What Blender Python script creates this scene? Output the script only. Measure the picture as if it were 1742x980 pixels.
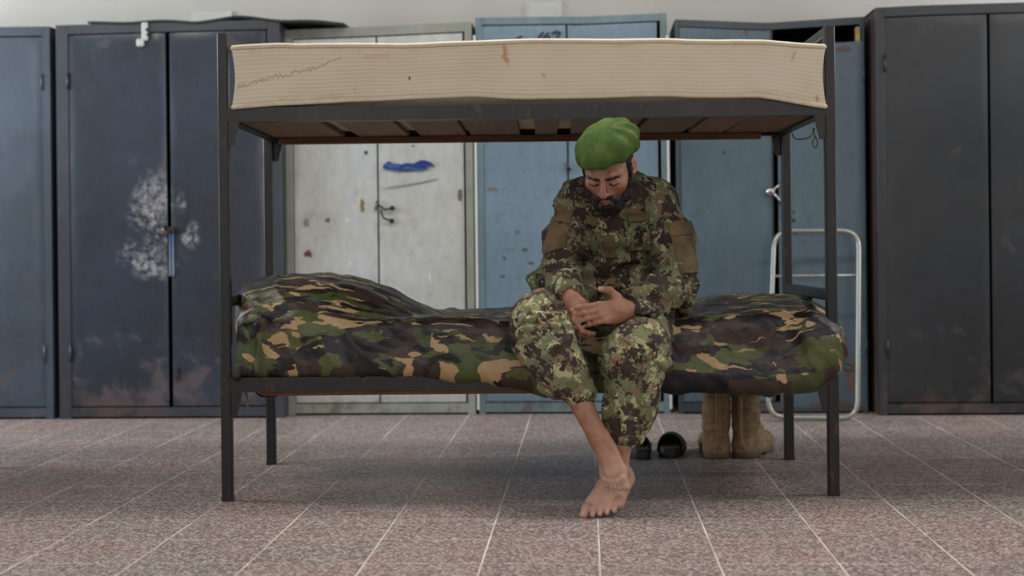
import bpy, bmesh, math, random
import numpy as np
from mathutils import Vector, Matrix

scene = bpy.context.scene
for o in list(bpy.data.objects): bpy.data.objects.remove(o)
COL = scene.collection

# ------------------------------------------------------------------ camera
F, H, ROLL = 2430.0, 0.805, 0.0108          # focal length in pixels of the 1742 px frame, eye height (m), roll
U0, V0 = 871.0, 424.0                        # principal point (horizon at 424 px: a shifted / cropped frame)
YAW = 0.0518
RIGHT = np.array([math.cos(YAW), math.sin(YAW), 0.0])
FWD = np.array([-math.sin(YAW), math.cos(YAW), 0.0])
UP = np.array([0.0, 0.0, 1.0])
CAM = np.array([0.0, 0.0, H])
cam_data = bpy.data.cameras.new('camera')
cam_data.sensor_width = 36.0
cam_data.lens = 36.0 * F / 1742.0
cam_data.shift_y = -(490.0 - V0) / 1742.0
cam_data.clip_start = 0.05
cam_data.dof.use_dof = True
cam_data.dof.focus_distance = 4.45
cam_data.dof.aperture_fstop = 2.4
cam = bpy.data.objects.new('camera', cam_data); COL.objects.link(cam)
_c, _s = math.cos(ROLL), math.sin(ROLL)
cr = RIGHT * _c - UP * _s
cu = RIGHT * _s + UP * _c
cb = -FWD
cam.matrix_world = Matrix(((cr[0], cu[0], cb[0], CAM[0]), (cr[1], cu[1], cb[1], CAM[1]), (cr[2], cu[2], cb[2], CAM[2]), (0, 0, 0, 1)))
scene.camera = cam

# ------------------------------------------------------------------ world, daylight through the windows, exposure
world = bpy.data.worlds.new('world'); scene.world = world; world.use_nodes = True
bg = world.node_tree.nodes['Background']
bg.inputs[0].default_value = (0.75, 0.85, 1.0, 1); bg.inputs[1].default_value = 1.0
ROOM = dict(x0=-4.6, x1=4.6, y0=-3.4, y1=7.62, h=3.1)

def daylight(name, loc, rot, sx, sy, power, color):
    L = bpy.data.lights.new(name, 'AREA'); L.shape = 'RECTANGLE'; L.size = sx; L.size_y = sy
    L.energy = power; L.color = color
    o = bpy.data.objects.new(name, L); COL.objects.link(o); o.location = loc; o.rotation_euler = rot
    return o
# window openings: (wall, along0, along1, z0, z1, power, colour)
WINDOWS = [
    ('left', 4.5, 6.5, 1.0, 2.55, 135, (0.80, 0.90, 1.0)),
    ('left', 1.2, 3.6, 0.95, 2.35, 10, (0.86, 0.93, 1.0)),
    ('right', 4.5, 6.5, 1.0, 2.55, 105, (0.86, 0.93, 1.0)),
    ('right', 1.2, 3.6, 0.95, 2.35, 14, (0.97, 0.98, 1.0)),
    ('back', -3.0, -0.6, 1.0, 2.5, 46, (1.0, 0.97, 0.93)),
    ('back', 0.6, 3.0, 1.0, 2.5, 46, (1.0, 0.97, 0.93)),
]
for i, (w, a0, a1, z0, z1, pw, colr) in enumerate(WINDOWS):
    m, zc = (a0 + a1) / 2, (z0 + z1) / 2
    if w == 'left':  loc, rot = (ROOM['x0'] - 0.1, m, zc), (0, -math.pi / 2, 0)
    if w == 'right': loc, rot = (ROOM['x1'] + 0.1, m, zc), (0, math.pi / 2, 0)
    if w == 'back':  loc, rot = (m, ROOM['y0'] - 0.1, zc), (math.pi / 2, 0, 0)
    sx, sy = (z1 - z0, a1 - a0) if w != 'back' else (a1 - a0, z1 - z0)
    daylight('daylight_window', loc, rot, sx, sy, pw, colr)
# ceiling lamps over the room: (x, y, power)
LAMPS = [(-2.7, 4.75, 34), (0.0, 4.75, 40), (2.7, 4.75, 34), (-1.5, 1.3, 36), (1.5, 1.3, 36)]
for (x, y, pw) in LAMPS:
    daylight('lamp_light', (x, y, ROOM['h'] - 0.16), (0, 0, 0), 1.2, 0.28, pw, (1.0, 0.98, 0.94))
scene.view_settings.view_transform = 'Standard'
scene.view_settings.look = 'None'
scene.view_settings.gamma = 1.0
scene.view_settings.use_curve_mapping = False
scene.view_settings.exposure = 0.0

# ------------------------------------------------------------------ pixel <-> place
def ray(u, v):
    du, dv = u - U0, v - V0
    x = _c * du - _s * dv; y = _s * du + _c * dv
    return RIGHT * (x / F) + FWD - UP * (y / F)
def P(u, v, d):            # the point seen at pixel (u, v) at distance d along the view axis
    return CAM + ray(u, v) * d
def G(u, v):               # the floor point seen at a pixel
    r = ray(u, v); return CAM + r * (-H / r[2])
def Q(u, v, y):            # point on a plane of constant room y
    r = ray(u, v); return CAM + r * (y / r[1])
def on_plane(u, v, p0, n):
    r = ray(u, v); return CAM + r * (np.dot(np.asarray(p0) - CAM, n) / np.dot(r, n))

# ------------------------------------------------------------------ helpers
def srgb(r, g, b):
    def f(c):
        c /= 255.0
        return c / 12.92 if c <= 0.04045 else ((c + 0.055) / 1.055) ** 2.4
    return (f(r), f(g), f(b), 1.0)

def tag(o, label=None, cat=None, group=None, kind=None):
    if label: o['label'] = label
    if cat: o['category'] = cat
    if group: o['group'] = group
    if kind: o['kind'] = kind
    return o

def empty(name, loc=(0, 0, 0), rz=0.0):
    o = bpy.data.objects.new(name, None); COL.objects.link(o)
    o.location = loc; o.rotation_euler = (0, 0, rz); o.empty_display_size = 0.1
    return o

def mesh_obj(name, verts, faces, mat, parent=None, smooth=False, loc=None):
    me = bpy.data.meshes.new(name)
    if isinstance(faces, np.ndarray):
        V = np.ascontiguousarray(verts, dtype=np.float32); Fc = np.ascontiguousarray(faces, dtype=np.int32)
        k = Fc.shape[1]
        me.vertices.add(len(V)); me.vertices.foreach_set('co', V.ravel())
        me.loops.add(Fc.size); me.loops.foreach_set('vertex_index', Fc.ravel())
        me.polygons.add(len(Fc)); me.polygons.foreach_set('loop_start', np.arange(0, Fc.size, k, dtype=np.int32))
        me.update(calc_edges=True); me.validate()
    else:
        me.from_pydata([tuple(map(float, v)) for v in verts], [], faces)
    me.update()
    if smooth: me.polygons.foreach_set('use_smooth', [True] * len(me.polygons))
    if mat: me.materials.append(mat)
    o = bpy.data.objects.new(name, me); COL.objects.link(o)
    if parent: o.parent = parent
    if loc is not None: o.location = loc
    return o

class MB:
    """collects shapes into one mesh"""
    def __init__(s): s.v = []; s.f = []
    def add(s, V, Fc):
        n = len(s.v); s.v += [tuple(map(float, p)) for p in V]; s.f += [tuple(i + n for i in f) for f in Fc]; return s
    def box(s, x0, x1, y0, y1, z0, z1, b=0.0):
        if b <= 0:
            V = [(x, y, z) for z in (z0, z1) for y in (y0, y1) for x in (x0, x1)]
            return s.add(V, [(0, 2, 3, 1), (4, 5, 7, 6), (0, 1, 5, 4), (2, 6, 7, 3), (0, 4, 6, 2), (1, 3, 7, 5)])
        bm = bmesh.new(); bmesh.ops.create_cube(bm, size=1.0)
        for v in bm.verts:
            v.co = ((x0 + x1) / 2 + v.co.x * (x1 - x0), (y0 + y1) / 2 + v.co.y * (y1 - y0), (z0 + z1) / 2 + v.co.z * (z1 - z0))
        bmesh.ops.bevel(bm, geom=bm.edges[:], offset=b, segments=1, affect='EDGES', profile=0.5)
        bm.verts.index_update()
        s.add([v.co[:] for v in bm.verts], [[v.index for v in f.verts] for f in bm.faces]); bm.free(); return s
    def prism(s, poly, axis, a0, a1):
        """poly: 2D points, extruded along axis ('x','y','z') from a0 to a1"""
        def mk(p, a):
            return {'x': (a, p[0], p[1]), 'y': (p[0], a, p[1]), 'z': (p[0], p[1], a)}[axis]
        n = len(poly)
        return s.add([mk(p, a0) for p in poly] + [mk(p, a1) for p in poly],
                     [tuple(range(n))[::-1], tuple(range(n, 2 * n))] + [(i, (i + 1) % n, n + (i + 1) % n, n + i) for i in range(n)])
    def tube(s, path, r, n=10, closed=False, sy=1.0, cap=True):
        pts = [Vector(p) for p in path]; m = len(pts)
        rr = r if hasattr(r, '__len__') else [r] * m
        T = []
        for i in range(m):
            a = pts[(i - 1) % m] if (closed or i > 0) else pts[i]
            b = pts[(i + 1) % m] if (closed or i < m - 1) else pts[i]
            T.append((b - a).normalized())
        ref = Vector((0, 0, 1)) if abs(T[0].z) < 0.9 else Vector((1, 0, 0))
        N = (ref - T[0] * ref.dot(T[0])).normalized(); V = []
        for i in range(m):
            N = (N - T[i] * N.dot(T[i])).normalized(); B = T[i].cross(N)
            for k in range(n):
                a = 2 * math.pi * k / n
                V.append(pts[i] + N * (math.cos(a) * rr[i]) + B * (math.sin(a) * rr[i] * sy))
        Fc = []
        for i in range(m if closed else m - 1):
            j = (i + 1) % m
            for k in range(n):
                Fc.append((i * n + k, i * n + (k + 1) % n, j * n + (k + 1) % n, j * n + k))
        if not closed and cap:
            Fc.append(tuple(range(n))[::-1]); Fc.append(tuple((m - 1) * n + k for k in range(n)))
        return s.add(V, Fc)
    def warp(s, fn):
        s.v = [tuple(fn(*p)) for p in s.v]; return s
    def build(s, name, mat, parent=None, smooth=False, loc=None):
        return mesh_obj(name, s.v, s.f, mat, parent, smooth, loc)

def auto_smooth(o, ang=35):
    me = o.data; me.polygons.foreach_set('use_smooth', [True] * len(me.polygons))
    try: me.set_sharp_from_angle(angle=math.radians(ang))
    except Exception: pass
    return o

# numpy gradient-ish value noise
_rs = np.random.RandomState(7)
_perm = _rs.permutation(512); _val = _rs.rand(512).astype(np.float32) * 2 - 1
def vnoise(p, seed=0):
    p = np.asarray(p, dtype=np.float32) + 100.0 + seed * 17.3
    i = np.floor(p).astype(np.int64); f = p - i; f = f * f * (3 - 2 * f)
    out = 0
    for dx in (0, 1):
        for dy in (0, 1):
            for dz in (0, 1):
                h = _perm[(_perm[(_perm[(i[..., 0] + dx) & 511] + i[..., 1] + dy) & 511] + i[..., 2] + dz) & 511]
                w = (f[..., 0] if dx else 1 - f[..., 0]) * (f[..., 1] if dy else 1 - f[..., 1]) * (f[..., 2] if dz else 1 - f[..., 2])
                out = out + _val[h] * w
    return out
def fbm(p, oct=3, seed=0):
    p = np.asarray(p, dtype=np.float32); o = 0; a = 1.0
    for k in range(oct):
        o = o + a * vnoise(p * (2 ** k), seed + k); a *= 0.5
    return o

# ------------------------------------------------------------------ node materials
class NT:
    def __init__(s, name):
        s.mat = bpy.data.materials.new(name); s.mat.use_nodes = True
        s.t = s.mat.node_tree; s.t.nodes.clear()
        s.out = s.t.nodes.new('ShaderNodeOutputMaterial'); s.b = s.t.nodes.new('ShaderNodeBsdfPrincipled')
        s.t.links.new(s.b.outputs[0], s.out.inputs[0]); s._tc = None
    def put(s, sock, v):
        if v is None: return
        if isinstance(v, bpy.types.NodeSocket): s.t.links.new(v, sock)
        else:
            if hasattr(sock.default_value, '__len__') and not hasattr(v, '__len__'): v = [v] * len(sock.default_value)
            if hasattr(v, '__len__') and len(v) == 4 and len(sock.default_value) == 3: v = v[:3]
            sock.default_value = v
    def node(s, typ, outs=0, ins=None, **props):
        n = s.t.nodes.new(typ)
        for k, v in props.items(): setattr(n, k, v)
        for k, v in (ins or {}).items(): s.put(n.inputs[k], v)
        return n.outputs[outs]
    def obj(s):
        return s.node('ShaderNodeTexCoord', 'Object')
    def attr(s, name, out='Color'): return s.node('ShaderNodeAttribute', out, attribute_name=name)
    def rnd(s): return s.node('ShaderNodeObjectInfo', 'Random')
    def mapping(s, vec, scale=(1, 1, 1), loc=(0, 0, 0), rot=(0, 0, 0)):
        return s.node('ShaderNodeMapping', 0, {'Vector': vec, 'Scale': scale, 'Location': loc, 'Rotation': rot})
    def noise(s, vec, scale, detail=3, rough=0.55, dist=0.0, out='Fac'):
        return s.node('ShaderNodeTexNoise', out, {'Vector': vec, 'Scale': scale, 'Detail': detail, 'Roughness': rough, 'Distortion': dist})
    def voro(s, vec, scale, feature='F1', out='Distance', rnd=1.0):
        return s.node('ShaderNodeTexVoronoi', out, {'Vector': vec, 'Scale': scale, 'Randomness': rnd}, feature=feature)
    def wave(s, vec, scale, dist=0, detail=1, direction='Z'):
        return s.node('ShaderNodeTexWave', 'Fac', {'Vector': vec, 'Scale': scale, 'Distortion': dist, 'Detail': detail}, bands_direction=direction)
    def math(s, op, a, b=None, c=None, clamp=False):
        n = s.t.nodes.new('ShaderNodeMath'); n.operation = op; n.use_clamp = clamp
        s.put(n.inputs[0], a); s.put(n.inputs[1], b); s.put(n.inputs[2], c); return n.outputs[0]
    def vmath(s, op, a, b=None, out=0):
        n = s.t.nodes.new('ShaderNodeVectorMath'); n.operation = op
        s.put(n.inputs[0], a); s.put(n.inputs[1], b); return n.outputs[out]
    def sep(s, vec, i): return s.node('ShaderNodeSeparateXYZ', i, {'Vector': vec})
    def comb(s, x, y, z): return s.node('ShaderNodeCombineXYZ', 0, {'X': x, 'Y': y, 'Z': z})
    def mix(s, fac, a, b, mode='MIX'):
        n = s.t.nodes.new('ShaderNodeMix'); n.data_type = 'RGBA'; n.blend_type = mode
        s.put(n.inputs[0], fac); s.put(n.inputs[6], a); s.put(n.inputs[7], b); return n.outputs[2]
    def ramp(s, fac, stops, interp='LINEAR'):
        n = s.t.nodes.new('ShaderNodeValToRGB'); n.color_ramp.interpolation = interp
        e = n.color_ramp.elements
        while len(e) < len(stops): e.new(0.5)
        for k, (pos, c) in enumerate(stops):
            e[k].position = pos; e[k].color = c if hasattr(c, '__len__') else (c, c, c, 1)
        s.put(n.inputs[0], fac); return n.outputs[0]
    def smooth(s, x, lo, hi, a=0.0, b=1.0):
        return s.node('ShaderNodeMapRange', 0, {0: x, 1: lo, 2: hi, 3: a, 4: b}, interpolation_type='SMOOTHSTEP')
    def bump(s, h, strength=0.3, dist=0.01):
        return s.node('ShaderNodeBump', 0, {'Height': h, 'Strength': strength, 'Distance': dist})
    def done(s, col, rough=0.5, metal=0.0, normal=None, spec=0.5, **kw):
        s.put(s.b.inputs['Base Color'], col); s.put(s.b.inputs['Roughness'], rough); s.put(s.b.inputs['Metallic'], metal)
        s.put(s.b.inputs['Specular IOR Level'], spec)
        if normal is not None: s.put(s.b.inputs['Normal'], normal)
        for k, v in kw.items(): s.put(s.b.inputs[k.replace('_', ' ')], v)
        return s.mat

def mat_locker(name, c1, c2, rust=0.25, rough=0.42, rustcol=srgb(86, 58, 44), smear=None, spots=None, low_rust=0.5, white=None):
    n = NT(name); o = n.obj()
    big = n.noise(o, 1.7, 3, 0.6); fine = n.noise(n.mapping(o, (9, 9, 3)), 3.0, 5, 0.7)
    col = n.mix(n.smooth(big, 0.35, 0.65), c1, c2)
    col = n.mix(n.math('MULTIPLY', n.smooth(fine, 0.3, 0.75), 0.35), col, tuple(x * 0.55 for x in c1[:3]) + (1,))
    # scratches, thin and pale
    sc = n.noise(n.mapping(o, (3, 3, 40), rot=(0, 0.7, 0)), 6, 2, 0.6)
    col = n.mix(n.math('MULTIPLY', n.smooth(sc, 0.70, 0.74), 0.35), col, tuple(min(1, x * 1.8 + 0.02) for x in c2[:3]) + (1,))
    # rust patches, more of them near the floor
    rn = n.noise(o, 7, 6, 0.65, 0.4); z = n.sep(o, 2)
    low = n.math('MULTIPLY', n.smooth(z, 0.55, 0.0), low_rust * 0.32)
    rmask = n.smooth(n.math('ADD', rn, low), 0.66 - 0.12 * rust, 0.86 - 0.12 * rust)
    mott = n.noise(o, 13, 7, 0.75, 0.3)
    col = n.mix(n.math('MULTIPLY', n.smooth(mott, 0.5, 0.72), 0.45), col, tuple(x * 0.5 for x in c1[:3]) + (1,))
    col = n.mix(n.math('MULTIPLY', n.smooth(mott, 0.40, 0.22), 0.35), col, tuple(min(1, x * 1.35 + .01) for x in c2[:3]) + (1,))
    col = n.mix(n.math('MULTIPLY', rmask, 0.6), col, rustcol)
    if smear:                                    # rubbed white paint: (x, z, rx, rz, threshold)
        for (cx, cz, rx, rz, th) in smear:
            d = n.vmath('LENGTH', n.mapping(n.vmath('SUBTRACT', o, (cx, 0, cz)), (1 / rx, 0, 1 / rz)), out='Value')
            nn = n.noise(o, 26, 6, 0.75); n2 = n.noise(o, 9, 3, 0.6)
            m = n.math('MULTIPLY', n.smooth(n.math('ADD', d, n.math('MULTIPLY', n.math('SUBTRACT', n2, 0.5), 1.6)), 1.15, 0.45),
                       n.smooth(nn, th - 0.02, th + 0.24))
            col = n.mix(n.math('MULTIPLY', m, 0.62), col, srgb(178, 174, 174))
    if spots:                                    # single stains: (x, z, rx, rz, colour)
        for (cx, cz, rx, rz, c) in spots:
            q = n.vmath('ADD', o, n.vmath('SCALE', n.noise(o, 30, 2, 0.5, out='Color'), None)) if False else o
            d = n.vmath('LENGTH', n.mapping(n.vmath('SUBTRACT', q, (cx, 0, cz)), (1 / rx, 0, 1 / rz)), out='Value')
            m = n.smooth(n.math('ADD', d, n.math('MULTIPLY', n.noise(o, 60, 3, 0.6), 1.2)), 1.55, 1.15)
            col = n.mix(m, col, c)
    rg = n.math('ADD', n.math('MULTIPLY', fine, 0.25), rough - 0.12)
    rg = n.math('ADD', rg, n.math('MULTIPLY', rmask, 0.3))
    return n.done(col, rg, 0.0, n.bump(n.math('ADD', fine, n.math('MULTIPLY', rmask, -1.0)), 0.12, 0.004), spec=0.5)

def mat_plain(name, c, rough=0.5, metal=0.0, var=0.15, scale=20, bump=0.05):
    n = NT(name); o = n.obj(); k = n.noise(o, scale, 4, 0.6)
    col = n.mix(n.math('MULTIPLY', k, var * 2), c, tuple(x * 0.4 for x in c[:3]) + (1,))
    return n.done(col, n.math('ADD', rough - 0.05, n.math('MULTIPLY', k, 0.12)), metal, n.bump(k, bump, 0.003))

def mat_wood(name, c1, c2, axis='x', rough=0.65):
    n = NT(name); o = n.obj(); r = n.rnd()
    sc = {'x': (1.2, 14, 14), 'y': (14, 1.2, 14)}[axis]
    q = n.vmath('ADD', n.mapping(o, sc), n.comb(r, n.math('MULTIPLY', r, 7.0), 0.0))
    k = n.noise(q, 3.0, 5, 0.65, 0.6)
    col = n.mix(n.smooth(k, 0.3, 0.7), c1, c2)
    col = n.mix(n.math('MULTIPLY', r, 0.35), col, tuple(x * 0.35 for x in c1[:3]) + (1,))
    return n.done(col, rough, 0.0, n.bump(k, 0.25, 0.003), spec=0.3)

# ------------------------------------------------------------------ the room
n = NT('plaster_wall'); o_ = n.obj()
M_WALL = n.done(n.mix(n.smooth(n.noise(o_, 1.2, 4, 0.6), 0.3, 0.7), srgb(207, 201, 191), srgb(216, 211, 203)), 0.85, 0, n.bump(n.noise(o_, 60, 4, 0.6), 0.15, 0.003))
n = NT('ceiling_paint'); o_ = n.obj()
M_CEIL = n.done(n.mix(n.noise(o_, 1.0, 3), srgb(118, 116, 110), srgb(106, 104, 98)), 0.9)
n = NT('old_wall_paint'); o_ = n.obj()
M_WALL2 = n.done(n.mix(n.noise(o_, 1.3, 4, 0.6), srgb(104, 106, 100), srgb(120, 120, 112)), 0.85)
n = NT('grout'); o_ = n.obj()
M_GROUT = n.done(n.mix(n.smooth(n.noise(o_, 3.0, 5, 0.7), 0.35, 0.65), srgb(216, 206, 195), srgb(180, 168, 156)), 0.8)
n = NT('terrazzo_tile'); o_ = n.obj(); r_ = n.rnd()
q_ = n.vmath('ADD', o_, n.comb(n.math('MULTIPLY', r_, 37.0), n.math('MULTIPLY', r_, 91.0), 0.0))
base = n.mix(r_, srgb(152, 118, 110), srgb(124, 114, 110))
base = n.mix(n.smooth(n.noise(q_, 5, 3, 0.6), 0.35, 0.7), base, srgb(142, 126, 119))
cell = n.voro(q_, 150, out='Color'); cs = n.sep(cell, 0)
base = n.mix(n.math('MULTIPLY', n.smooth(cs, 0.66, 0.74), 0.6), base, srgb(204, 194, 187))
base = n.mix(n.math('MULTIPLY', n.smooth(cs, 0.30, 0.20), 0.7), base, srgb(84, 72, 68))
dirt = n.noise(q_, 14, 5, 0.7)
base = n.mix(n.math('MULTIPLY', n.smooth(dirt, 0.5, 0.8), 0.4), base, srgb(124, 108, 102))
M_TILE = n.done(base, n.math('ADD', 0.34, n.math('MULTIPLY', dirt, 0.22)), 0, n.bump(n.math('ADD', cs, n.math('MULTIPLY', dirt, 2)), 0.06, 0.002), spec=0.45)

X0, X1, Y0, Y1, HC = ROOM['x0'], ROOM['x1'], ROOM['y0'], ROOM['y1'], ROOM['h']
floor = MB().box(X0, X1, Y0, Y1, -0.12, -0.0007).build('floor', M_GROUT); tag(floor, kind='structure')
ceil = MB().box(X0, X1, Y0, Y1, HC, HC + 0.12).build('ceiling', M_CEIL); tag(ceil, kind='structure')
tag(MB().box(X0 - 0.2, X1 + 0.2, Y1, Y1 + 0.2, -0.1, HC).build('wall_far', M_WALL), kind='structure')
def wall_with_windows(name, which):
    wins = sorted([w for w in WINDOWS if w[0] == which], key=lambda w: w[1])
    a, b = (Y0, Y1) if which != 'back' else (X0 - 0.2, X1 + 0.2)
    m = MB()
    def put(a0, a1, z0, z1):
        if which == 'left': m.box(X0 - 0.2, X0, a0, a1, z0, z1)
        elif which == 'right': m.box(X1, X1 + 0.2, a0, a1, z0, z1)
        else: m.box(a0, a1, Y0 - 0.2, Y0, z0, z1)
    cur = a
    for (_, a0, a1, z0, z1, _, _) in wins:
        put(cur, a0, -0.1, HC); put(a0, a1, -0.1, z0); put(a0, a1, z1, HC); cur = a1
    put(cur, b, -0.1, HC)
    tag(m.build(name, M_WALL2), kind='structure')
wall_with_windows('wall_left', 'left'); wall_with_windows('wall_right', 'right'); wall_with_windows('wall_back', 'back')
M_WFRAME = mat_plain('window_frame_paint', srgb(190, 190, 186), 0.5)
for i, (w, a0, a1, z0, z1, _, _) in enumerate(WINDOWS):
    m = MB()
    def bar(p0, p1, q0, q1):
        if w == 'left': m.box(X0 - 0.06, X0 - 0.02, p0, p1, q0, q1)
        elif w == 'right': m.box(X1 + 0.02, X1 + 0.06, p0, p1, q0, q1)
        else: m.box(p0, p1, Y0 - 0.06, Y0 - 0.02, q0, q1)
    bar(a0, a1, z0, z0 + 0.05); bar(a0, a1, z1 - 0.05, z1); bar(a0, a0 + 0.05, z0 + 0.05, z1 - 0.05); bar(a1 - 0.05, a1, z0 + 0.05, z1 - 0.05)
    mid = (a0 + a1) / 2; bar(mid - 0.02, mid + 0.02, z0 + 0.05, z1 - 0.05)
    tag(m.build('window_%d' % (i + 1), M_WFRAME), kind='structure')

M_LAMP = mat_plain('lamp_housing', srgb(210, 210, 206), 0.5)
n = NT('lamp_tube'); n.done((1, 1, 1, 1), 0.4, Emission_Color=(1.0, 0.98, 0.94, 1), Emission_Strength=4.0); M_TUBE = n.mat
for k, (x, y, pw) in enumerate(LAMPS):
    r = empty('ceiling_lamp', (x, y, HC)); tag(r, 'fluorescent ceiling lamp ' + ('above the bunks, leftmost of three', 'above the bunks, middle of three', 'above the bunks, rightmost of three', 'in front of the bunks, on the left', 'in front of the bunks, on the right')[k], 'lamp', 'ceiling lamps')
    MB().box(-.62, .62, -.06, .06, -.05, 0, .01).build('housing', M_LAMP, r)
    for s_ in (-.09, .09): MB().tube([(-.6, s_, -.075), (.6, s_, -.075)], .013, 8).build('tube', M_TUBE, r, True)
# floor tiles: 30 cm, each in view an object of its own
TS, GW = 0.3025, 0.0056
g0 = G(1017, 882.5)
tile_bm = MB().box(-TS / 2 + GW / 2, TS / 2 - GW / 2, -TS / 2 + GW / 2, TS / 2 - GW / 2, -0.012, 0.0, 0.0004)
tile0 = tile_bm.build('tile', M_TILE, floor)
tile_me = tile0.data; first = True; far = MB(); rndm = random.Random(3)
nx0, nx1 = int((X0 - g0[0]) / TS) + 0, int((X1 - g0[0]) / TS)
ny0, ny1 = int((Y0 - g0[1]) / TS) + 0, int((Y1 - g0[1]) / TS)
for j in range(ny0, ny1):
    for i in range(nx0, nx1):
        cx, cy = g0[0] + (i + 0.5) * TS, g0[1] + (j + 0.5) * TS
        d = np.dot(np.array([cx, cy, 0]), FWD); x = np.dot(np.array([cx, cy, 0]), RIGHT)
        if 3.25 < d < 7.25 and abs(x) < 0.365 * d + 0.16:
            if first: t = tile0; first = False
            else:
                t = bpy.data.objects.new('tile', tile_me); COL.objects.link(t); t.parent = floor
            t.location = (cx, cy, rndm.uniform(-0.0003, 0.0002))
        else:
            far.box(cx - TS / 2 + GW / 2, cx + TS / 2 - GW / 2, cy - TS / 2 + GW / 2, cy + TS / 2 - GW / 2, -0.012, 0.0)
tag(far.build('tile_field', M_TILE, floor), kind='stuff')
# ------------------------------------------------------------------ steel lockers along the far wall
M_DARKIN = mat_plain('locker_inside', srgb(22, 24, 26), 0.8)
M_STEEL = mat_plain('worn_steel', srgb(120, 118, 112), 0.35, 0.9, 0.3, 60)
M_RUSTY = mat_plain('rusty_iron', srgb(70, 52, 40), 0.7, 0.3, 0.4, 40)

def locker(name, label, yf, uL, uR, vtops, doors, mat, fmat, depth=0.46, stile=0.038, toprail=0.045, base=0.055, inset=0.004,
           lean=0.0, seed=0, handles=None, dent=0.004, zdoor=None, smat=None):
    """uL, uR: pixel columns of the front's edges at mid height; vtops: [(u, v)] of the top edge; doors: [(u0, u1)]"""
    vm = 400
    a, b = Q(uL, vm, yf)[0], Q(uR, vm, yf)[0]
    W = b - a
    prof = [(Q(u, v, yf)[0] - a, Q(u, v, yf)[2]) for u, v in vtops]
    HT = max(z for _, z in prof)
    def ztop(x): return float(np.interp(x, [p[0] for p in prof], [p[1] for p in prof]))
    def wf(x, y, z): return (x + lean * z, y, z * ztop(x) / HT if z > 0.3 else z)
    r = empty(name, (a, yf, 0)); tag(r, label, 'locker', 'steel lockers along the far wall')
    t = 0.012
    def part(nm, m, mt=mat, par=r): return m.warp(wf).build(nm, mt, par)
    def strip(nm, x0, x1, y0, y1, z0, z1, mt):
        k = 12; m = MB()
        if x1 - x0 > 0.3:
            for i in range(k):
                pass
            xs = np.linspace(x0, x1, k + 1); V = []
            for x in xs: V += [(x, y0, z0), (x, y1, z0), (x, y1, z1), (x, y0, z1)]
            Fc = [(0, 1, 2, 3), (4 * k + 3, 4 * k + 2, 4 * k + 1, 4 * k)]
            for i in range(k):
                for q in range(4): Fc.append((4 * i + q, 4 * i + 4 + q, 4 * i + 4 + (q + 1) % 4, 4 * i + (q + 1) % 4))
            m.add(V, Fc)
        else: m.box(x0, x1, y0, y1, z0, z1, 0.002)
        return part(nm, m, mt)
    strip('side_panel', 0.0, t, 0.03, depth, 0.0, HT, smat or fmat); strip('side_panel', W - t, W, 0.03, depth, 0.0, HT, smat or fmat)
    strip('back_panel', t, W - t, depth - t, depth, 0.0, HT - t, M_DARKIN)
    strip('top_panel', 0, W, 0.03, depth, HT - t, HT, fmat); strip('bottom_panel', t, W - t, 0.03, depth - t, base - t, base, M_DARKIN)
    strip('frame_stile', 0.0, stile, 0.0, 0.03, 0.0, HT, fmat); strip('frame_stile', W - stile, W, 0.0, 0.03, 0.0, HT, fmat)
    strip('frame_rail', stile, W - stile, 0.0, 0.03, HT - toprail, HT, fmat); strip('frame_rail', stile, W - stile, 0.0, 0.03, 0.01, base, fmat)
    out = []
    for k, (u0, u1) in enumerate(doors):
        x0, x1 = Q(u0, vm, yf)[0] - a, Q(u1, vm, yf)[0] - a
        z0, z1 = base + 0.006, HT - toprail - 0.006
        if zdoor and zdoor[k]: z0, z1 = zdoor[k]
        NX, NZ = 24, 70
        xs, zs = np.linspace(x0, x1, NX), np.linspace(z0, z1, NZ)
        XX, ZZ = np.meshgrid(xs, zs)
        pp = np.stack([XX * 2.6 + k * 9, ZZ * 2.2, ZZ * 0 + seed * 3.1], -1)
        dy = fbm(pp, 3, seed) * dent
        edge = np.minimum(np.minimum(XX - x0, x1 - XX), np.minimum(ZZ - z0, z1 - ZZ)); dy = dy * np.clip(edge / 0.05, 0, 1)
        yfr = inset + dy
        lip = (edge < 1e-6); yfr = np.where(lip, inset + 0.003, yfr)
        front = np.stack([XX, yfr, ZZ], -1).reshape(-1, 3); backv = np.stack([XX, np.full_like(XX, inset + 0.018), ZZ], -1).reshape(-1, 3)
        V = np.vstack([front, backv]); nF = len(front); Fc = []
        idx = np.arange(nF).reshape(NZ, NX)
        for j in range(NZ - 1):
            for i in range(NX - 1):
                Fc.append((idx[j, i], idx[j, i + 1], idx[j + 1, i + 1], idx[j + 1, i]))
        Fc.append((nF + idx[0, 0], nF + idx[-1, 0], nF + idx[-1, -1], nF + idx[0, -1]))
        ring = list(idx[0, :]) + list(idx[1:, -1]) + list(idx[-1, -2::-1]) + list(idx[-2:0:-1, 0])
        for i in range(len(ring)):
            p, q = ring[i], ring[(i + 1) % len(ring)]
            Fc.append((q, p, nF + p, nF + q))
        m = MB(); m.v = [tuple(p) for p in V]; m.f = [tuple(int(i) for i in f) for f in Fc]
        mt = mat[k] if isinstance(mat, (list, tuple)) else mat
        d = m.warp(wf).build('door', mt, r); auto_smooth(d, 30)
        # two hinges on the outer edge
        hx = x0 if k == 0 else x1
        for hz in (0.28, HT - 0.32):
            h = MB().tube([(hx, -0.003, hz), (hx, -0.003, hz + 0.08)], 0.006, 8).build('hinge', fmat, d, True)
        out.append(d)
    return r, out, a

def L(u, v, yf, a):                      # pixel -> locker local
    p = Q(u, v, yf); return np.array([p[0] - a, 0.0, p[2]])

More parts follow.
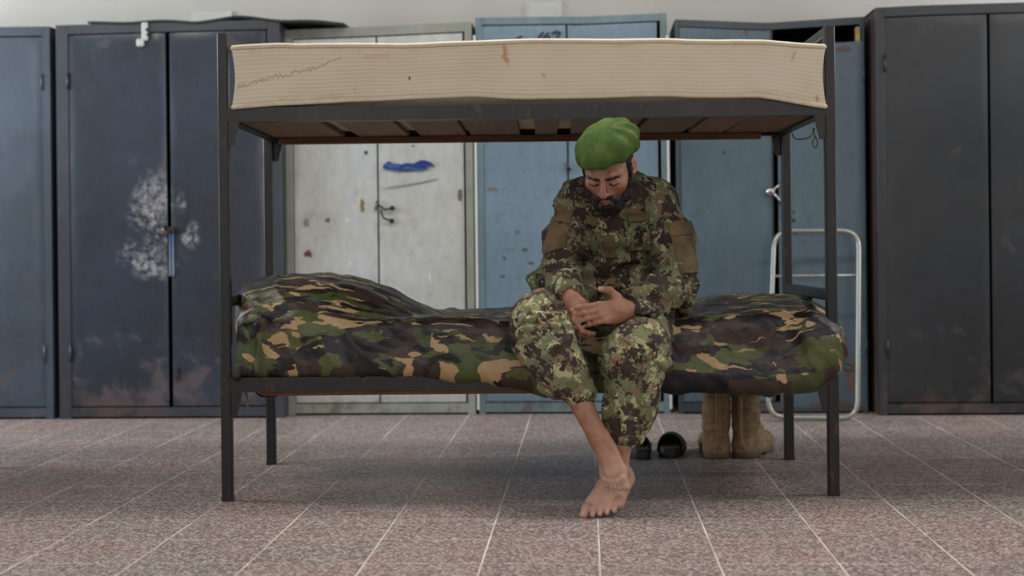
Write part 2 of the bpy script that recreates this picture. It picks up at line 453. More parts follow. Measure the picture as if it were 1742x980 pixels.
YL = G(330, 712)[1]; YG = G(640, 706)[1]; YB = G(975, 704)[1]; YR = G(1280, 704)[1]; YD = G(1540, 707)[1]
# ---- dark blue locker at the left
aL = Q(98, 400, YL)[0]
def sL(u, v): p = Q(u, v, YL); return p[0] - aL, p[2]
smL = []
for (u, v, ru, rv, th) in [(262, 335, 34, 48, .40), (238, 365, 26, 32, .46), (272, 388, 26, 32, .46), (240, 430, 48, 30, .45), (262, 452, 40, 26, .42), (316, 405, 12, 12, .40), (328, 395, 16, 26, .44), (308, 350, 9, 26, .45)]:
    x, z = sL(u, v); smL.append((x, z, ru / 352, rv / 352, th))
M_LBLUE = mat_locker('dark_blue_paint', srgb(50, 53, 60), srgb(55, 63, 76), 0.35, 0.28, smear=smL, low_rust=0.75, rustcol=srgb(98, 80, 78))
M_LBLUEF = mat_locker('dark_blue_frame_paint', srgb(52, 54, 60), srgb(62, 66, 74), 0.35, 0.4)
lockL, dL, aL2 = locker('steel_locker', 'dark blue two-door steel locker with rubbed white paint around its latch', YL, 98, 479,
    [(98, 43), (250, 39), (390, 35), (479, 33)], [(118, 284), (291, 455)], M_LBLUE, M_LBLUEF, stile=0.06, seed=1)
def Lp(u, v, y=0.0): p = Q(u, v, YL); return (p[0] - aL2, y, p[2])
# hasp, latch, and edge angle
m = MB(); x, _, z = Lp(247, 54); m.box(x - .016, x + .016, -.012, .0, z - .045, z + .045, .004)
hs = m.build('hasp', mat_plain('white_metal', srgb(196, 196, 190), 0.4, 0.1), dL[0]); hs.rotation_euler = (0, 0, 0)
x2, _, z2 = Lp(240, 73); MB().box(x2 - .02, x2 + .018, -.016, .0, z2 - .02, z2 + .02, .006).build('hasp_plate', bpy.data.materials['white_metal'], hs)
x2, _, z2 = Lp(247, 57); MB().tube([(x2 + .018, -.02, z2 - .012), (x2 + .022, -.028, z2), (x2 + .012, -.02, z2 + .02)], .006, 8).build('staple', M_STEEL, hs, True)
x, _, z = Lp(288, 391)
lt = MB().box(x - .03, x + .032, -.022, .0, z - .013, z + .013, .004).build('latch', M_RUSTY, dL[1])
MB().tube([(x - .012, -.02, z + .02), (x - .022, -.034, z + .004), (x - .012, -.03, z - .02), (x + .004, -.02, z - .006)], .006, 8).build('latch_ring', M_STEEL, lt, True)
x, _, z = Lp(302, 635); MB().prism([(x - .012, z - .03), (x + .004, z - .03), (x + .004, z + .03), (x - .008, z + .026), (x - .002, z)], 'y', -.012, 0.004).build('bolt_keeper', M_RUSTY, dL[1])
x, _, z = Lp(295, 430); 
for uu in (290.0, 295.0):
    xx, _, zz = Lp(uu, 470); _, _, zt = Lp(uu, 395)
    MB().box(xx - .004, xx + .004, -.008, .006, zz, zt, .002).build('edge_strip', mat_locker('edge_blue', srgb(70, 104, 150), srgb(150, 160, 172), 0.2, 0.3), dL[0 if uu < 292 else 1])
# the neighbour further left (only its right part can be in view)
M_NB = mat_locker('slate_paint', srgb(58, 66, 76), srgb(70, 80, 92), 0.3, 0.4)
locker('steel_locker', 'slate grey steel locker at the far left end of the row', YL, -225, 88, [(-225, 48), (88, 45)], [(-210, -72), (-66, 74)], M_NB, M_NB, seed=8)

# ---- pale grey locker
aG = Q(487, 400, YG)[0]
sp = []
for (u, v, ru, rv, c) in [(623, 260, 5, 5, srgb(70, 66, 40)), (557, 375, 6, 5, srgb(120, 80, 70)), (524, 432, 9, 8, srgb(96, 42, 36)), (616, 350, 5, 16, srgb(128, 104, 70)),
                          (702, 248, 4, 3, srgb(70, 110, 150)), (543, 260, 2, 8, srgb(205, 205, 195)), (590, 375, 4, 6, srgb(206, 206, 200)), (731, 472, 3, 9, srgb(206, 206, 200)), (594, 448, 3, 6, srgb(206, 206, 200)),
                          (783, 333, 6, 14, srgb(90, 88, 96)), (520, 380, 6, 10, srgb(120, 118, 112))]:
    p = Q(u, v, YG); sp.append((p[0] - aG, p[2], ru / 345, rv / 345, c))
M_GREY = mat_locker('grey_white_paint', srgb(186, 186, 178), srgb(196, 198, 198), 0.0, 0.38, spots=sp, low_rust=0.35)
M_GREYF = mat_locker('grey_green_frame_paint', srgb(140, 142, 128), srgb(158, 160, 150), 0.1, 0.5)
lockG, dG, aG = locker('steel_locker', 'pale grey steel locker with a blue paint scribble on its door', YG, 487, 806,
    [(487, 51), (640, 45), (806, 37)], [(501, 642), (645, 790)], M_GREY, M_GREYF, stile=0.036, seed=2, dent=0.006, lean=0.0)
def Gp(u, v, y=0.0): p = Q(u, v, YG); return (p[0] - aG, y, p[2])
def ribbon(pts, w, y0, th=0.0012):
    """a flat brush stroke: polyline in the x-z plane with a width"""
    P2 = np.array([(p[0], p[2]) for p in pts]); T = np.gradient(P2, axis=0); T /= np.linalg.norm(T, axis=1)[:, None] + 1e-9
    N = np.stack([-T[:, 1], T[:, 0]], 1); ww = np.array(w if hasattr(w, '__len__') else [w] * len(P2))[:, None] / 2
    A, B = P2 + N * ww, P2 - N * ww; m = MB(); k = len(P2)
    V = [(a[0], y0 - th, a[1]) for a in A] + [(b[0], y0 - th, b[1]) for b in B] + [(a[0], y0 + th, a[1]) for a in A] + [(b[0], y0 + th, b[1]) for b in B]
    Fc = []
    for i in range(k - 1):
        Fc += [(i, i + 1, k + i + 1, k + i), (2 * k + i, 3 * k + i, 3 * k + i + 1, 2 * k + i + 1), (i, 2 * k + i, 2 * k + i + 1, i + 1), (k + i, k + i + 1, 3 * k + i + 1, 3 * k + i)]
    return m.add(V, Fc)
M_BLUEPAINT = mat_plain('blue_marker_paint', srgb(26, 56, 138), 0.5, 0, 0.3, 40)
M_BLUEPAINT2 = mat_plain('blue_marker_paint_thin', srgb(58, 98, 158), 0.5, 0, 0.3, 40)
def stroke(door, name, pxs, w, mat, fn, y=-0.0035, sub=4):
    pts = [fn(u, v) for u, v in pxs]; q = []
    for i in range(len(pts) - 1):
        for t in np.linspace(0, 1, sub, endpoint=False): q.append(tuple(np.array(pts[i]) * (1 - t) + np.array(pts[i + 1]) * t))
    q.append(pts[-1]); ww = np.interp(np.linspace(0, 1, len(q)), [0, .15, .85, 1], [w * .4, w, w, w * .3])
    o = ribbon(q, ww, y).build(name, mat, door); return o
for k, (pxs, w, mt) in enumerate([
    ([(652, 283), (662, 277), (667, 280), (660, 285), (652, 285)], 5, M_BLUEPAINT), ([(655, 281), (690, 284), (725, 281)], 8, M_BLUEPAINT2),
    ([(660, 287), (690, 289), (705, 286), (728, 287)], 4, M_BLUEPAINT), ([(676, 288), (690, 280), (705, 281), (716, 275), (728, 277), (733, 282)], 5, M_BLUEPAINT),
    ([(700, 288), (715, 281), (728, 283)], 6, M_BLUEPAINT), ([(713, 276), (722, 274), (731, 277), (740, 284)], 3, M_BLUEPAINT), ([(686, 287), (700, 287), (714, 289), (722, 288)], 3, M_BLUEPAINT2),
    ([(676, 286), (678, 293)], 2.5, M_BLUEPAINT2)]):
    stroke(dG[1], 'paint_stroke', pxs, w / 345, mt, Gp, y=-0.0045 - 0.0007 * k)
M_SCR = mat_plain('grey_scratch', srgb(132, 136, 140), 0.6)
stroke(dG[1], 'scratch', [(652, 320), (680, 316), (712, 311), (746, 304)], 1.6 / 345, M_SCR, Gp, y=-0.004)
M_WIRE = mat_plain('dark_wire', srgb(42, 42, 40), 0.5, 0.6)
for (a, b, c) in [((646, 350), (656, 357), (668, 354)), ((648, 358), (653, 371), (667, 376))]:
    pa, pb, pc = [np.array(Gp(*q)) for q in (a, b, c)]
    path = [pa + [0, 0.0, 0], pa * .5 + pb * .5 + [0, -.016, 0], pb + [0, -.024, 0], pb * .45 + pc * .55 + [0, -.022, 0], pc + [0, -.014, 0]]
    h = MB().tube(path, .0045, 8).build('wire_handle', M_WIRE, dG[1], True)
    MB().tube([pc + [0, 0.0, 0], pc + [0, -.012, 0], pc + [0, -.022, 0]], [.010, .012, .007], 10).build('knob', M_WIRE, h, True)
pa = np.array(Gp(641, 347)); MB().tube([pa + [0, 0, .012], pa + [.004, -.02, .004], pa + [-.002, -.02, -.02], pa + [-.004, 0, -.026]], .005, 8).build('hasp_loop', M_STEEL, dG[0], True)

# ---- light blue locker in the middle
aB = Q(812, 400, YB)[0]; sp = []
for (u, v, ru, rv, c) in [(838, 322, 14, 4, srgb(112, 98, 84)), (858, 440, 4, 4, srgb(80, 66, 60)), (868, 425, 12, 3, srgb(120, 108, 104)), (856, 470, 6, 4, srgb(92, 78, 66)), (893, 425, 8, 4, srgb(84, 70, 60)), (903, 448, 7, 3, srgb(92, 74, 60)), (880, 395, 5, 5, srgb(84, 96, 104))]:
    p = Q(u, v, YB); sp.append((p[0] - aB, p[2], ru / 348, rv / 348, c))
M_BLUE = mat_locker('light_blue_paint', srgb(110, 132, 148), srgb(118, 139, 154), 0.0, 0.4, spots=sp, low_rust=0.2)
M_BLUEF = mat_locker('grey_blue_frame_paint', srgb(104, 122, 126), srgb(118, 138, 146), 0.1, 0.45)
lockB, dB, aB = locker('steel_locker', 'light blue steel locker behind the seated soldier with ink marks near its top', YB, 812, 1138,
    [(812, 30), (968, 28), (978, 29), (1138, 22)], [(823, 966), (969, 1121)], M_BLUE, M_BLUEF, stile=0.032, toprail=0.035, seed=3)
def Bp(u, v, y=0.0): p = Q(u, v, YB); return (p[0] - aB, y, p[2])
M_PALE = mat_plain('pale_gap_line', srgb(226, 228, 226), 0.5, 0, .1)  # pale strips added to stand in for the bright lines at the locker gaps
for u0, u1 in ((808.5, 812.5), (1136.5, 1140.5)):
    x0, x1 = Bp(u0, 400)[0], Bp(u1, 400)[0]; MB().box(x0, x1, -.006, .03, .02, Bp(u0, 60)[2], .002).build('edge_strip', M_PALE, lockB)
M_INK = mat_plain('purple_ink', srgb(52, 44, 66), 0.6, 0, 0.3); M_INKR = mat_plain('red_ink', srgb(110, 66, 66), 0.6, 0, 0.3)
for k, (pxs, w, mt) in enumerate([([(873, 71), (880, 66), (889, 61)], 4, M_INK), ([(880, 71), (885, 68)], 3, M_INKR),
    ([(912, 72), (918, 62), (925, 54)], 4, M_INK), ([(919, 72), (927, 63), (934, 56)], 5, M_INK), ([(922, 66), (930, 62), (937, 65)], 4, M_INK), ([(938, 57), (947, 54), (953, 56), (949, 62), (946, 66)], 4, M_INK),
    ([(928, 69), (936, 67)], 3, M_INKR)]):
    stroke(dB[0], 'ink_stroke', pxs, w / 348, mt, Bp, y=-0.0045 - 0.0006 * k)
pa = np.array(Bp(966, 283)); h = MB().tube([pa + [-.012, 0, .012], pa + [-.012, -.022, .008], pa + [.004, -.026, 0], pa + [.01, -.02, -.012], pa + [.01, 0, -.016]], .006, 8).build('latch', M_STEEL, dB[0], True)

# ---- steel blue locker to the right, its right door slipped down
aR = Q(1152, 400, YR)[0]; sp = []
for (u, v, ru, rv, c) in [(1270, 50, 5, 20, srgb(84, 66, 58)), (1433, 84, 22, 7, srgb(72, 60, 56)), (1231, 260, 3, 4, srgb(40, 50, 62)), (1350, 362, 3, 4, srgb(30, 34, 38)), (1350, 375, 4, 5, srgb(20, 22, 24)), (1352, 398, 3, 3, srgb(30, 34, 38)), (1235, 460, 9, 24, srgb(76, 82, 90)), (1450, 640, 14, 40, srgb(92, 74, 70)), (1420, 690, 50, 14, srgb(84, 68, 64))]:
    p = Q(u, v, YR); sp.append((p[0] - aR, p[2], ru / 350, rv / 350, c))
M_SB = mat_locker('steel_blue_paint', srgb(80, 98, 108), srgb(72, 89, 102), 0.1, 0.4, spots=sp, low_rust=0.35)
M_SBF = mat_locker('dark_slate_frame_paint', srgb(48, 56, 60), srgb(60, 70, 76), 0.2, 0.45)
pz = lambda v: Q(1400, v, YR)[2]
lockR, dR, aR = locker('steel_locker', 'steel blue locker with its right door slipped down below a black gap', YR, 1152, 1474,
    [(1152, 33), (1306, 39), (1318, 38), (1474, 28)], [(1160, 1313), (1325, 1472)], M_SB, M_SBF, stile=0.022, toprail=0.034, seed=4, inset=-0.004,
    zdoor=[(0.06, pz(42)), (0.03, pz(70))])
def Rp(u, v, y=0.0): p = Q(u, v, YR); return (p[0] - aR, y, p[2])
x, _, z = Rp(1317, 700); _, _, zt = Rp(1317, 45)
MB().box(x - .011, x + .011, .012, .03, .06, zt, .002).build('centre_post', M_SBF, lockR)
x, _, z = Rp(1461, 56); MB().box(x - .014, x + .016, .0, .03, z - .044, z + .03, .004).build('wedge', mat_wood('pale_wood', srgb(176, 156, 104), srgb(150, 128, 82), 'x'), lockR)
pa = np.array(Rp(1310, 326)); kn = MB().tube([pa, pa + [0, -.012, 0], pa + [0, -.024, 0], pa + [0, -.03, 0]], [.014, .024, .02, .004], 14).build('lock_plate', mat_plain('bright_steel', srgb(190, 188, 184), 0.25, 0.9), dR[0], True)
for b in ((1326, 312), (1330, 348)):
    pb = np.array(Rp(*b)); MB().tube([pa + [.01, -.02, 0], (pa + pb) / 2 + [.004, -.03, 0], pb + [0, -.014, 0]], .006, 8).build('latch_rod', bpy.data.materials['bright_steel'], kn, True)
x, _, z = Rp(1326, 330); MB().tube([Rp(1328, 342, -.012), Rp(1330, 356, -.02), Rp(1329, 372, -.012)], .004, 8).build('hanging_wire', M_STEEL, dR[0], True)

# ---- tall near-black locker at the right edge
M_BLK = mat_locker('black_paint', srgb(38, 38, 39), srgb(34, 36, 41), 0.5, 0.45, low_rust=0.35, rustcol=srgb(82, 62, 54))
M_BLKF = mat_locker('black_frame_paint', srgb(38, 40, 45), srgb(46, 47, 50), 0.5, 0.45, rustcol=srgb(92, 66, 54))
lockD, dD, aD = locker('steel_locker', 'tall near-black steel locker with rusty side at the right end of the row', YD, 1493, 1880,
    [(1493, 13), (1571, 9), (1880, 0)], [(1508, 1683), (1688, 1864)], M_BLK, M_BLKF, stile=0.04, seed=5, depth=0.5, smat=mat_locker('rusty_side', srgb(78, 60, 52), srgb(56, 50, 48), 0.8, 0.6))

# ---- things above: dark green cloth on the left locker, papers on the wall
n = NT('dark_green_cloth'); o_ = n.obj()
M_GCLOTH = n.done(n.mix(n.noise(o_, 8, 4), srgb(34, 44, 38), srgb(50, 58, 50)), 0.85)
pts = []
us = np.linspace(150, 583, 60); 
vt = np.interp(us, [150, 171, 250, 330, 400, 430, 480, 520, 583], [40, 40, 37, 38, 30, 31, 35, 37, 40])
V, Fc = [], []
for u, v in zip(us, vt):
    p = Q(u, v, YL); zz = p[2] + 0.006
    for d, dz in ((-0.006, -0.012), (-0.008, 0.0), (0.05, 0.006), (0.22, 0.012), (0.40, 0.012), (0.40, 0.002), (0.05, -0.006)):
        V.append((p[0], YL + d, zz + dz + 0.004 * math.sin(u * 0.05)))
k = 7
for i in range(len(us) - 1):
    for j in range(k): Fc.append((i * k + j, (i + 1) * k + j, (i + 1) * k + (j + 1) % k, i * k + (j + 1) % k))
Fc.append(tuple(range(k))); Fc.append(tuple((len(us) - 1) * k + j for j in range(k))[::-1])
V = np.array(V); b0 = V.mean(0)
tag(mesh_obj('folded_cloth', V - b0, Fc, M_GCLOTH, smooth=True, loc=tuple(b0)), 'thin dark green cloth lying along the top of the dark blue locker', 'cloth')
M_PAPER = mat_plain('paper', srgb(226, 224, 216), 0.8, 0, 0.08)
for (u0, v0, u1, v1, lb) in [(316, 21, 396, 48, 'blank white paper sheet on the wall above the dark blue locker'), (895, 4, 956, 44, 'blank white paper sheet on the wall above the light blue locker')]:
    p, q = Q(u0, v0, Y1), Q(u1, v1, Y1)
    m = MB(); xs = np.linspace(0, q[0] - p[0], 9)
    V = [(x, -0.004 - 0.012 * (i % 8 == 0) - 0.003 * math.sin(i), z) for z in (q[2] - p[2], 0.0) for i, x in enumerate(xs)] + [(x, -0.001, z) for z in (q[2] - p[2], 0.0) for x in xs]
    Fc = [(i, i + 1, 9 + i + 1, 9 + i) for i in range(8)] + [(18 + i, 27 + i, 27 + i + 1, 18 + i + 1) for i in range(8)]
    Fc += [(i, 18 + i, 18 + i + 1, i + 1) for i in range(8)] + [(9 + i, 9 + i + 1, 27 + i + 1, 27 + i) for i in range(8)] + [(0, 9, 27, 18), (8, 26, 35, 17)]
    m.add(V, Fc); o = m.build('paper_sheet', M_PAPER, loc=(p[0], Y1, p[2])); tag(o, lb, 'paper', 'papers on the wall')
# ------------------------------------------------------------------ implicit shapes -> meshes (surface nets)
def _n(v): v = np.asarray(v, float); return v / (np.linalg.norm(v) + 1e-12)
class SDF:
    def __init__(s): s.ops = []                 # (fn, op, k)
    def cone(s, a, b, r1, r2=None, k=0.01, op='u'):
        a, b = np.asarray(a, np.float32), np.asarray(b, np.float32); r2 = r1 if r2 is None else r2
        ba = b - a; L2 = float(ba @ ba) + 1e-12
        def f(p):
            t = np.clip(((p - a) @ ba) / L2, 0, 1)
            return np.linalg.norm(p - a - t[..., None] * ba, axis=-1) - (r1 + (r2 - r1) * t)
        s.ops.append((f, op, k)); return s
    def chain(s, pts, rs, k=0.01, kin=0.008):
        for i in range(len(pts) - 1): s.cone(pts[i], pts[i + 1], rs[i], rs[i + 1], k if i == 0 else kin)
        return s
    def flatcone(s, a, b, r1, r2, nrm, q, k=0.01, op='u'):
        """round cone flattened along nrm by factor q (<1 thinner)"""
        a, b, nrm = np.asarray(a, np.float32), np.asarray(b, np.float32), _n(nrm).astype(np.float32)
        ba = b - a; L2 = float(ba @ ba) + 1e-12
        def f(p):
            t = np.clip(((p - a) @ ba) / L2, 0, 1); d = p - a - t[..., None] * ba
            h = d @ nrm; d2 = d + (h * (1 / q - 1))[..., None] * nrm
            return (np.linalg.norm(d2, axis=-1) - (r1 + (r2 - r1) * t)) * (q if q < 1 else 1)
        s.ops.append((f, op, k)); return s
    def ell(s, c, r, R=None, k=0.01, op='u'):
        c, r = np.asarray(c, np.float32), np.asarray(r, np.float32)
        R = None if R is None else np.asarray(R, np.float32)
        def f(p):
            q = p - c
            if R is not None: q = q @ R           # columns of R are the local axes
            k0 = np.linalg.norm(q / r, axis=-1); k1 = np.linalg.norm(q / (r * r), axis=-1) + 1e-9
            return k0 * (k0 - 1) / k1
        s.ops.append((f, op, k)); return s
    def box(s, c, h, rad, R=None, k=0.01, op='u'):
        c, h = np.asarray(c, np.float32), np.asarray(h, np.float32) - rad
        R = None if R is None else np.asarray(R, np.float32)
        def f(p):
            q = p - c
            if R is not None: q = q @ R
            q = np.abs(q) - h
            return np.linalg.norm(np.maximum(q, 0), axis=-1) + np.minimum(q.max(-1), 0) - rad
        s.ops.append((f, op, k)); return s
    def fn(s, f, op='u', k=0.01): s.ops.append((f, op, k)); return s
    def eval(s, p, ops=None):
        d = None
        for f, op, k in (ops if ops is not None else s.ops):
            e = f(p)
            if d is None: d = e if op == 'u' else np.full(p.shape[:-1], 9.0, np.float32); 
            elif op == 'u':
                h = np.maximum(k - np.abs(d - e), 0) / k if k > 0 else 0
                d = np.minimum(d, e) - h * h * k * 0.25
            elif op == 's':
                h = np.maximum(k - np.abs(d + e), 0) / k
                d = np.maximum(d, -e) + h * h * k * 0.25
            elif op == 'i':
                h = np.maximum(k - np.abs(d - e), 0) / k
                d = np.maximum(d, e) + h * h * k * 0.25
        return d
    def march(s, org, direc, tmax=1.5, it=60):
        p = np.array(org, np.float32); direc = np.asarray(direc, np.float32); t = np.zeros(p.shape[:-1], np.float32)
        for _ in range(it):
            d = s.eval(p + t[..., None] * direc); t = np.minimum(t + d * 0.8, tmax)
        return p + t[..., None] * direc, t
    def grad(s, p, e=0.002):
        g = []
        for ax in range(3):
            dl = np.zeros(3, np.float32); dl[ax] = e; g.append(s.eval(p + dl) - s.eval(p - dl))
        g = np.stack(g, -1); return g / (np.linalg.norm(g, axis=-1, keepdims=True) + 1e-9)
    def mesh(s, lo, hi, h, n=20):
        lo, hi = np.asarray(lo, float), np.asarray(hi, float)
        dims = np.ceil((hi - lo) / h).astype(int); nb = np.ceil(dims / n).astype(int)
        big = (nb * n + 2).astype(np.int64)
        keysA, vertsA, quadsA = [], [], []
        ii = np.arange(n + 1); BI = np.stack(np.meshgrid(ii, ii, ii, indexing='ij'), -1).astype(np.float32)
        R = h * n * 0.87
        cents = np.stack(np.meshgrid(*[np.arange(q) for q in nb], indexing='ij'), -1).reshape(-1, 3)
        cw = (lo + (cents * n + n / 2) * h).astype(np.float32)
        dall = [f(cw) for f, _, _ in s.ops]
        dtot = s.eval(cw)
        for bi in range(len(cents)):
            if abs(dtot[bi]) > R * 1.9 + 0.06: continue
            ops = [o for o, dd in zip(s.ops, dall) if dd[bi] < R * 1.6 + o[2] * 1.2 + 0.01 or o[1] == 'i']
            if not ops or all(o[1] != 'u' for o in ops): continue
            base = cents[bi] * n
            D = s.eval((lo + base * h).astype(np.float32) + BI * h, ops)
            S = D < 0
            if S.all() or not S.any(): continue
            c8 = [S[a:a + n, b:b + n, c:c + n] for a in (0, 1) for b in (0, 1) for c in (0, 1)]
            cnt = sum(x.astype(np.int8) for x in c8); act = (cnt > 0) & (cnt < 8)
            ci = np.argwhere(act)
            if len(ci) == 0: continue
            acc = np.zeros((len(ci), 3)); num = np.zeros(len(ci))
            cor = {}
            for a in (0, 1):
                for b in (0, 1):
                    for c in (0, 1): cor[a, b, c] = D[ci[:, 0] + a, ci[:, 1] + b, ci[:, 2] + c]
            for a in (0, 1):
                for b in (0, 1):
                    for ax in range(3):
                        p0 = [a, b]; p0.insert(ax, 0); p1 = [a, b]; p1.insert(ax, 1)
                        d0, d1 = cor[tuple(p0)], cor[tuple(p1)]; m = (d0 < 0) != (d1 < 0)
                        t = np.where(m, d0 / (d0 - d1 + 1e-12), 0)
                        q = np.array(p0, float)[None, :].repeat(len(ci), 0); q[:, ax] = t
                        acc += q * m[:, None]; num += m
            vertsA.append(lo + (base + ci + acc / num[:, None]) * h)
            gi = base + ci + 1
            keysA.append((gi[:, 0] * big[1] + gi[:, 1]) * big[2] + gi[:, 2])
            for ax in range(3):
                sl = [slice(0, n)] * 3; s2 = [slice(0, n)] * 3; s2[ax] = slice(1, n + 1)
                A, B = S[tuple(sl)], S[tuple(s2)]; e = np.argwhere(A != B)
                if len(e) == 0: continue
                flip = A[e[:, 0], e[:, 1], e[:, 2]]
                g = base + e + 1; o1, o2 = [x for x in range(3) if x != ax]
                def key(d1, d2):
                    w = g.copy(); w[:, o1] -= d1; w[:, o2] -= d2
                    return (w[:, 0] * big[1] + w[:, 1]) * big[2] + w[:, 2]
                q = np.stack([key(1, 1), key(0, 1), key(0, 0), key(1, 0)], 1)
                if ax == 1: flip = ~flip
                q[~flip] = q[~flip][:, ::-1]
                quadsA.append(q)
        K = np.concatenate(keysA); V = np.concatenate(vertsA); Qd = np.concatenate(quadsA)
        uq, idx = np.unique(K, return_index=True); V = V[idx]
        pos = np.searchsorted(uq, Qd); pos = np.clip(pos, 0, len(uq) - 1)
        ok = (uq[pos] == Qd).all(1); return V, pos[ok]

def vnormals(V, Fc):
    a = V[Fc[:, 2]] - V[Fc[:, 0]]; b = V[Fc[:, 3]] - V[Fc[:, 1]]; nn = np.cross(a, b)
    N = np.zeros_like(V)
    for k in range(4):
        for ax in range(3): N[:, ax] += np.bincount(Fc[:, k], nn[:, ax], len(V))
    return N / (np.linalg.norm(N, axis=1, keepdims=True) + 1e-12)
def relax(V, Fc, it=2, lam=0.5):
    for _ in range(it):
        A = np.zeros_like(V); c = np.zeros(len(V))
        for k in range(4):
            for d in (1, 3):
                j = Fc[:, (k + d) % 4]
                for ax in range(3): A[:, ax] += np.bincount(Fc[:, k], V[j, ax], len(V))
                c += np.bincount(Fc[:, k], minlength=len(V))
        V = V + lam * (A / np.maximum(c, 1)[:, None] - V)
    return V
def color_attr(o, name, vals):
    """per-vertex colours (N,3)"""
    at = o.data.color_attributes.new(name, 'FLOAT_COLOR', 'POINT')
    c = np.ones((len(vals), 4), np.float32); c[:, :3] = vals
    at.data.foreach_set('color', c.ravel())

# ------------------------------------------------------------------ bunk bed
M_BED = mat_plain('black_bed_paint', srgb(52, 50, 49), 0.38, 0.25, 0.25, 30, 0.08)
n = NT('bed_iron'); o_ = n.obj(); k_ = n.noise(n.mapping(o_, (4, 4, 1.5)), 9, 5, 0.7)
M_BED = n.done(n.mix(n.smooth(k_, 0.55, 0.72), srgb(38, 36, 36), srgb(76, 60, 50)), n.math('ADD', 0.28, n.math('MULTIPLY', k_, 0.25)), 0.3, n.bump(k_, 0.1, 0.002))
M_PLANK = mat_wood('plank_wood', srgb(152, 118, 84), srgb(118, 90, 64), 'y')
M_BOARD = mat_wood('board_wood', srgb(140, 98, 66), srgb(100, 68, 48), 'x')
bA, bB = G(388, 852), G(1418, 843)
BEDANG = math.atan2(bB[1] - bA[1], bB[0] - bA[0])
BL = float(np.linalg.norm((bB - bA)[:2])); BW = 0.785; PW = 0.034
bx_, by_ = np.array([math.cos(BEDANG), math.sin(BEDANG), 0]), np.array([-math.sin(BEDANG), math.cos(BEDANG), 0])
def to_bed(p): d = np.asarray(p) - bA; return np.array([d @ bx_, d @ by_, d[2]])
def from_bed(q): return bA + bx_ * q[0] + by_ * q[1] + UP * q[2]
def BD(u, v, y): return to_bed(on_plane(u, v, bA + by_ * y, by_))      # pixel on the bed plane of depth y
bed = empty('bunk_bed', tuple(bA), BEDANG); tag(bed, 'black iron bunk bed with plank slats in the middle of the room', 'bunk bed')
ZT = 1.513; ZU0, ZU1 = 1.226, 1.272; ZB0, ZB1 = 0.353, 0.400
h = PW / 2
posts = {}
for nm, x, y in (('fl', 0, 0), ('fr', BL, 0), ('rl', 0, BW), ('rr', BL, BW)):
    p = MB().box(x - h, x + h, y - h, y + h, 0.0, ZT, 0.003).build('post', M_BED, bed); posts[nm] = p
    MB().box(x - h - .001, x + h + .001, y - h - .001, y + h + .001, 0.0, 0.016, 0.002).build('foot_cap', M_BED, p)
for x in (0, BL):                                  # end frames
    MB().box(x - .016, x + .016, h, BW - h, ZT - .034, ZT - .002, .003).build('end_bar', M_BED, bed)
    MB().box(x - .014, x + .014, h, BW - h, 0.628, 0.664, .003).build('end_bar', M_BED, bed)
    s = 1 if x == 0 else -1
    for z0, z1 in ((ZU0, ZU1), (ZB0, ZB1)):        # L-angle end rails
        MB().prism([(s * .004 + x, z1), (s * .000 + x, z1), (x, z0), (x + s * .035, z0), (x + s * .035, z0 + .005), (x + s * .005, z0 + .005)], 'y', h, BW - h).build('end_rail', M_BED, bed)
MB().box(BL - .02, BL + .0, .30, .46, .40, .628, .003).build('end_panel', M_BED, bed)
for z0, z1 in ((ZU0, ZU1), (ZB0, ZB1)):            # long L-angle rails
    MB().prism([(-.017, z0), (.022, z0), (.022, z0 + .005), (-.012, z0 + .005), (-.012, z1), (-.017, z1)], 'x', h - .002, BL - h + .002).build('side_rail', M_BED, bed)
    MB().prism([(BW + .017, z0 - .004), (BW - .024, z0 - .004), (BW - .024, z0 + .001), (BW + .012, z0 + .001), (BW + .012, z1), (BW + .017, z1)], 'x', h - .002, BL - h + .002).build('side_rail', M_BED, bed)
    for x, s in ((h, 1), (BL - h, -1)):            # corner gussets
        for y in (-.016, BW + .010):
            MB().prism([(x, z0 + .002), (x + s * .036, z0 + .002), (x + s * .030, z0 - .03), (x + s * .018, z0 - .078), (x, z0 - .078)], 'y', y, y + .006).build('gusset', M_BED, bed)
# upper planks; gaps read from the photograph (pixel columns on the underside near the rear rail)
gaps = [(567, 594), (685, 706), (788, 796), (883, 910), (948, 972), (1078, 1084), (1166, 1177), (1236, 1239)]
zpl = 1.2335
def under(u): 
    r = ray(u, 222); q = CAM + r * ((zpl - H) / r[2]); return to_bed(q)[0]
edges = [h + .012] 
for a, b in gaps: edges += [under(a), under(b)]
edges += [BL - h - .012]
rp = random.Random(5)
for i in range(0, len(edges), 2):
    x0, x1 = edges[i], edges[i + 1]; sk = rp.uniform(-.012, .012)
    m = MB().box(x0, x1, .0, BW - .015, zpl, zpl + .018, .002)
    m.warp(lambda x, y, z: (x + sk * (y / BW - .7), y, z))
    m.build('slat', M_PLANK, bed)
MB().box(h + .10, BL - h - .12, BW - .052, BW - .030, ZU0 - .003, ZU0 + .0065, .001).build('slat_support', M_BOARD, bed)
MB().box(.05, BL - .10, BW - .046, BW - .024, ZU0 + .002, ZU0 + .026, .002).warp(lambda x, y, z: (x, y, z - .02)).build('edge_board', M_BOARD, bed)
for i in range(9):                                  # lower planks
    x0 = .04 + i * (BL - .08) / 9
    MB().box(x0 + .006, x0 + (BL - .08) / 9 - .006, .0, BW - .015, .3585, .3765, .002).build('slat', M_PLANK, bed)
MB().box(BD(440, 670, 0)[0], BD(930, 670, 0)[0], .012, .10, .337, .3525, .002).build('edge_board', M_BOARD, bed)
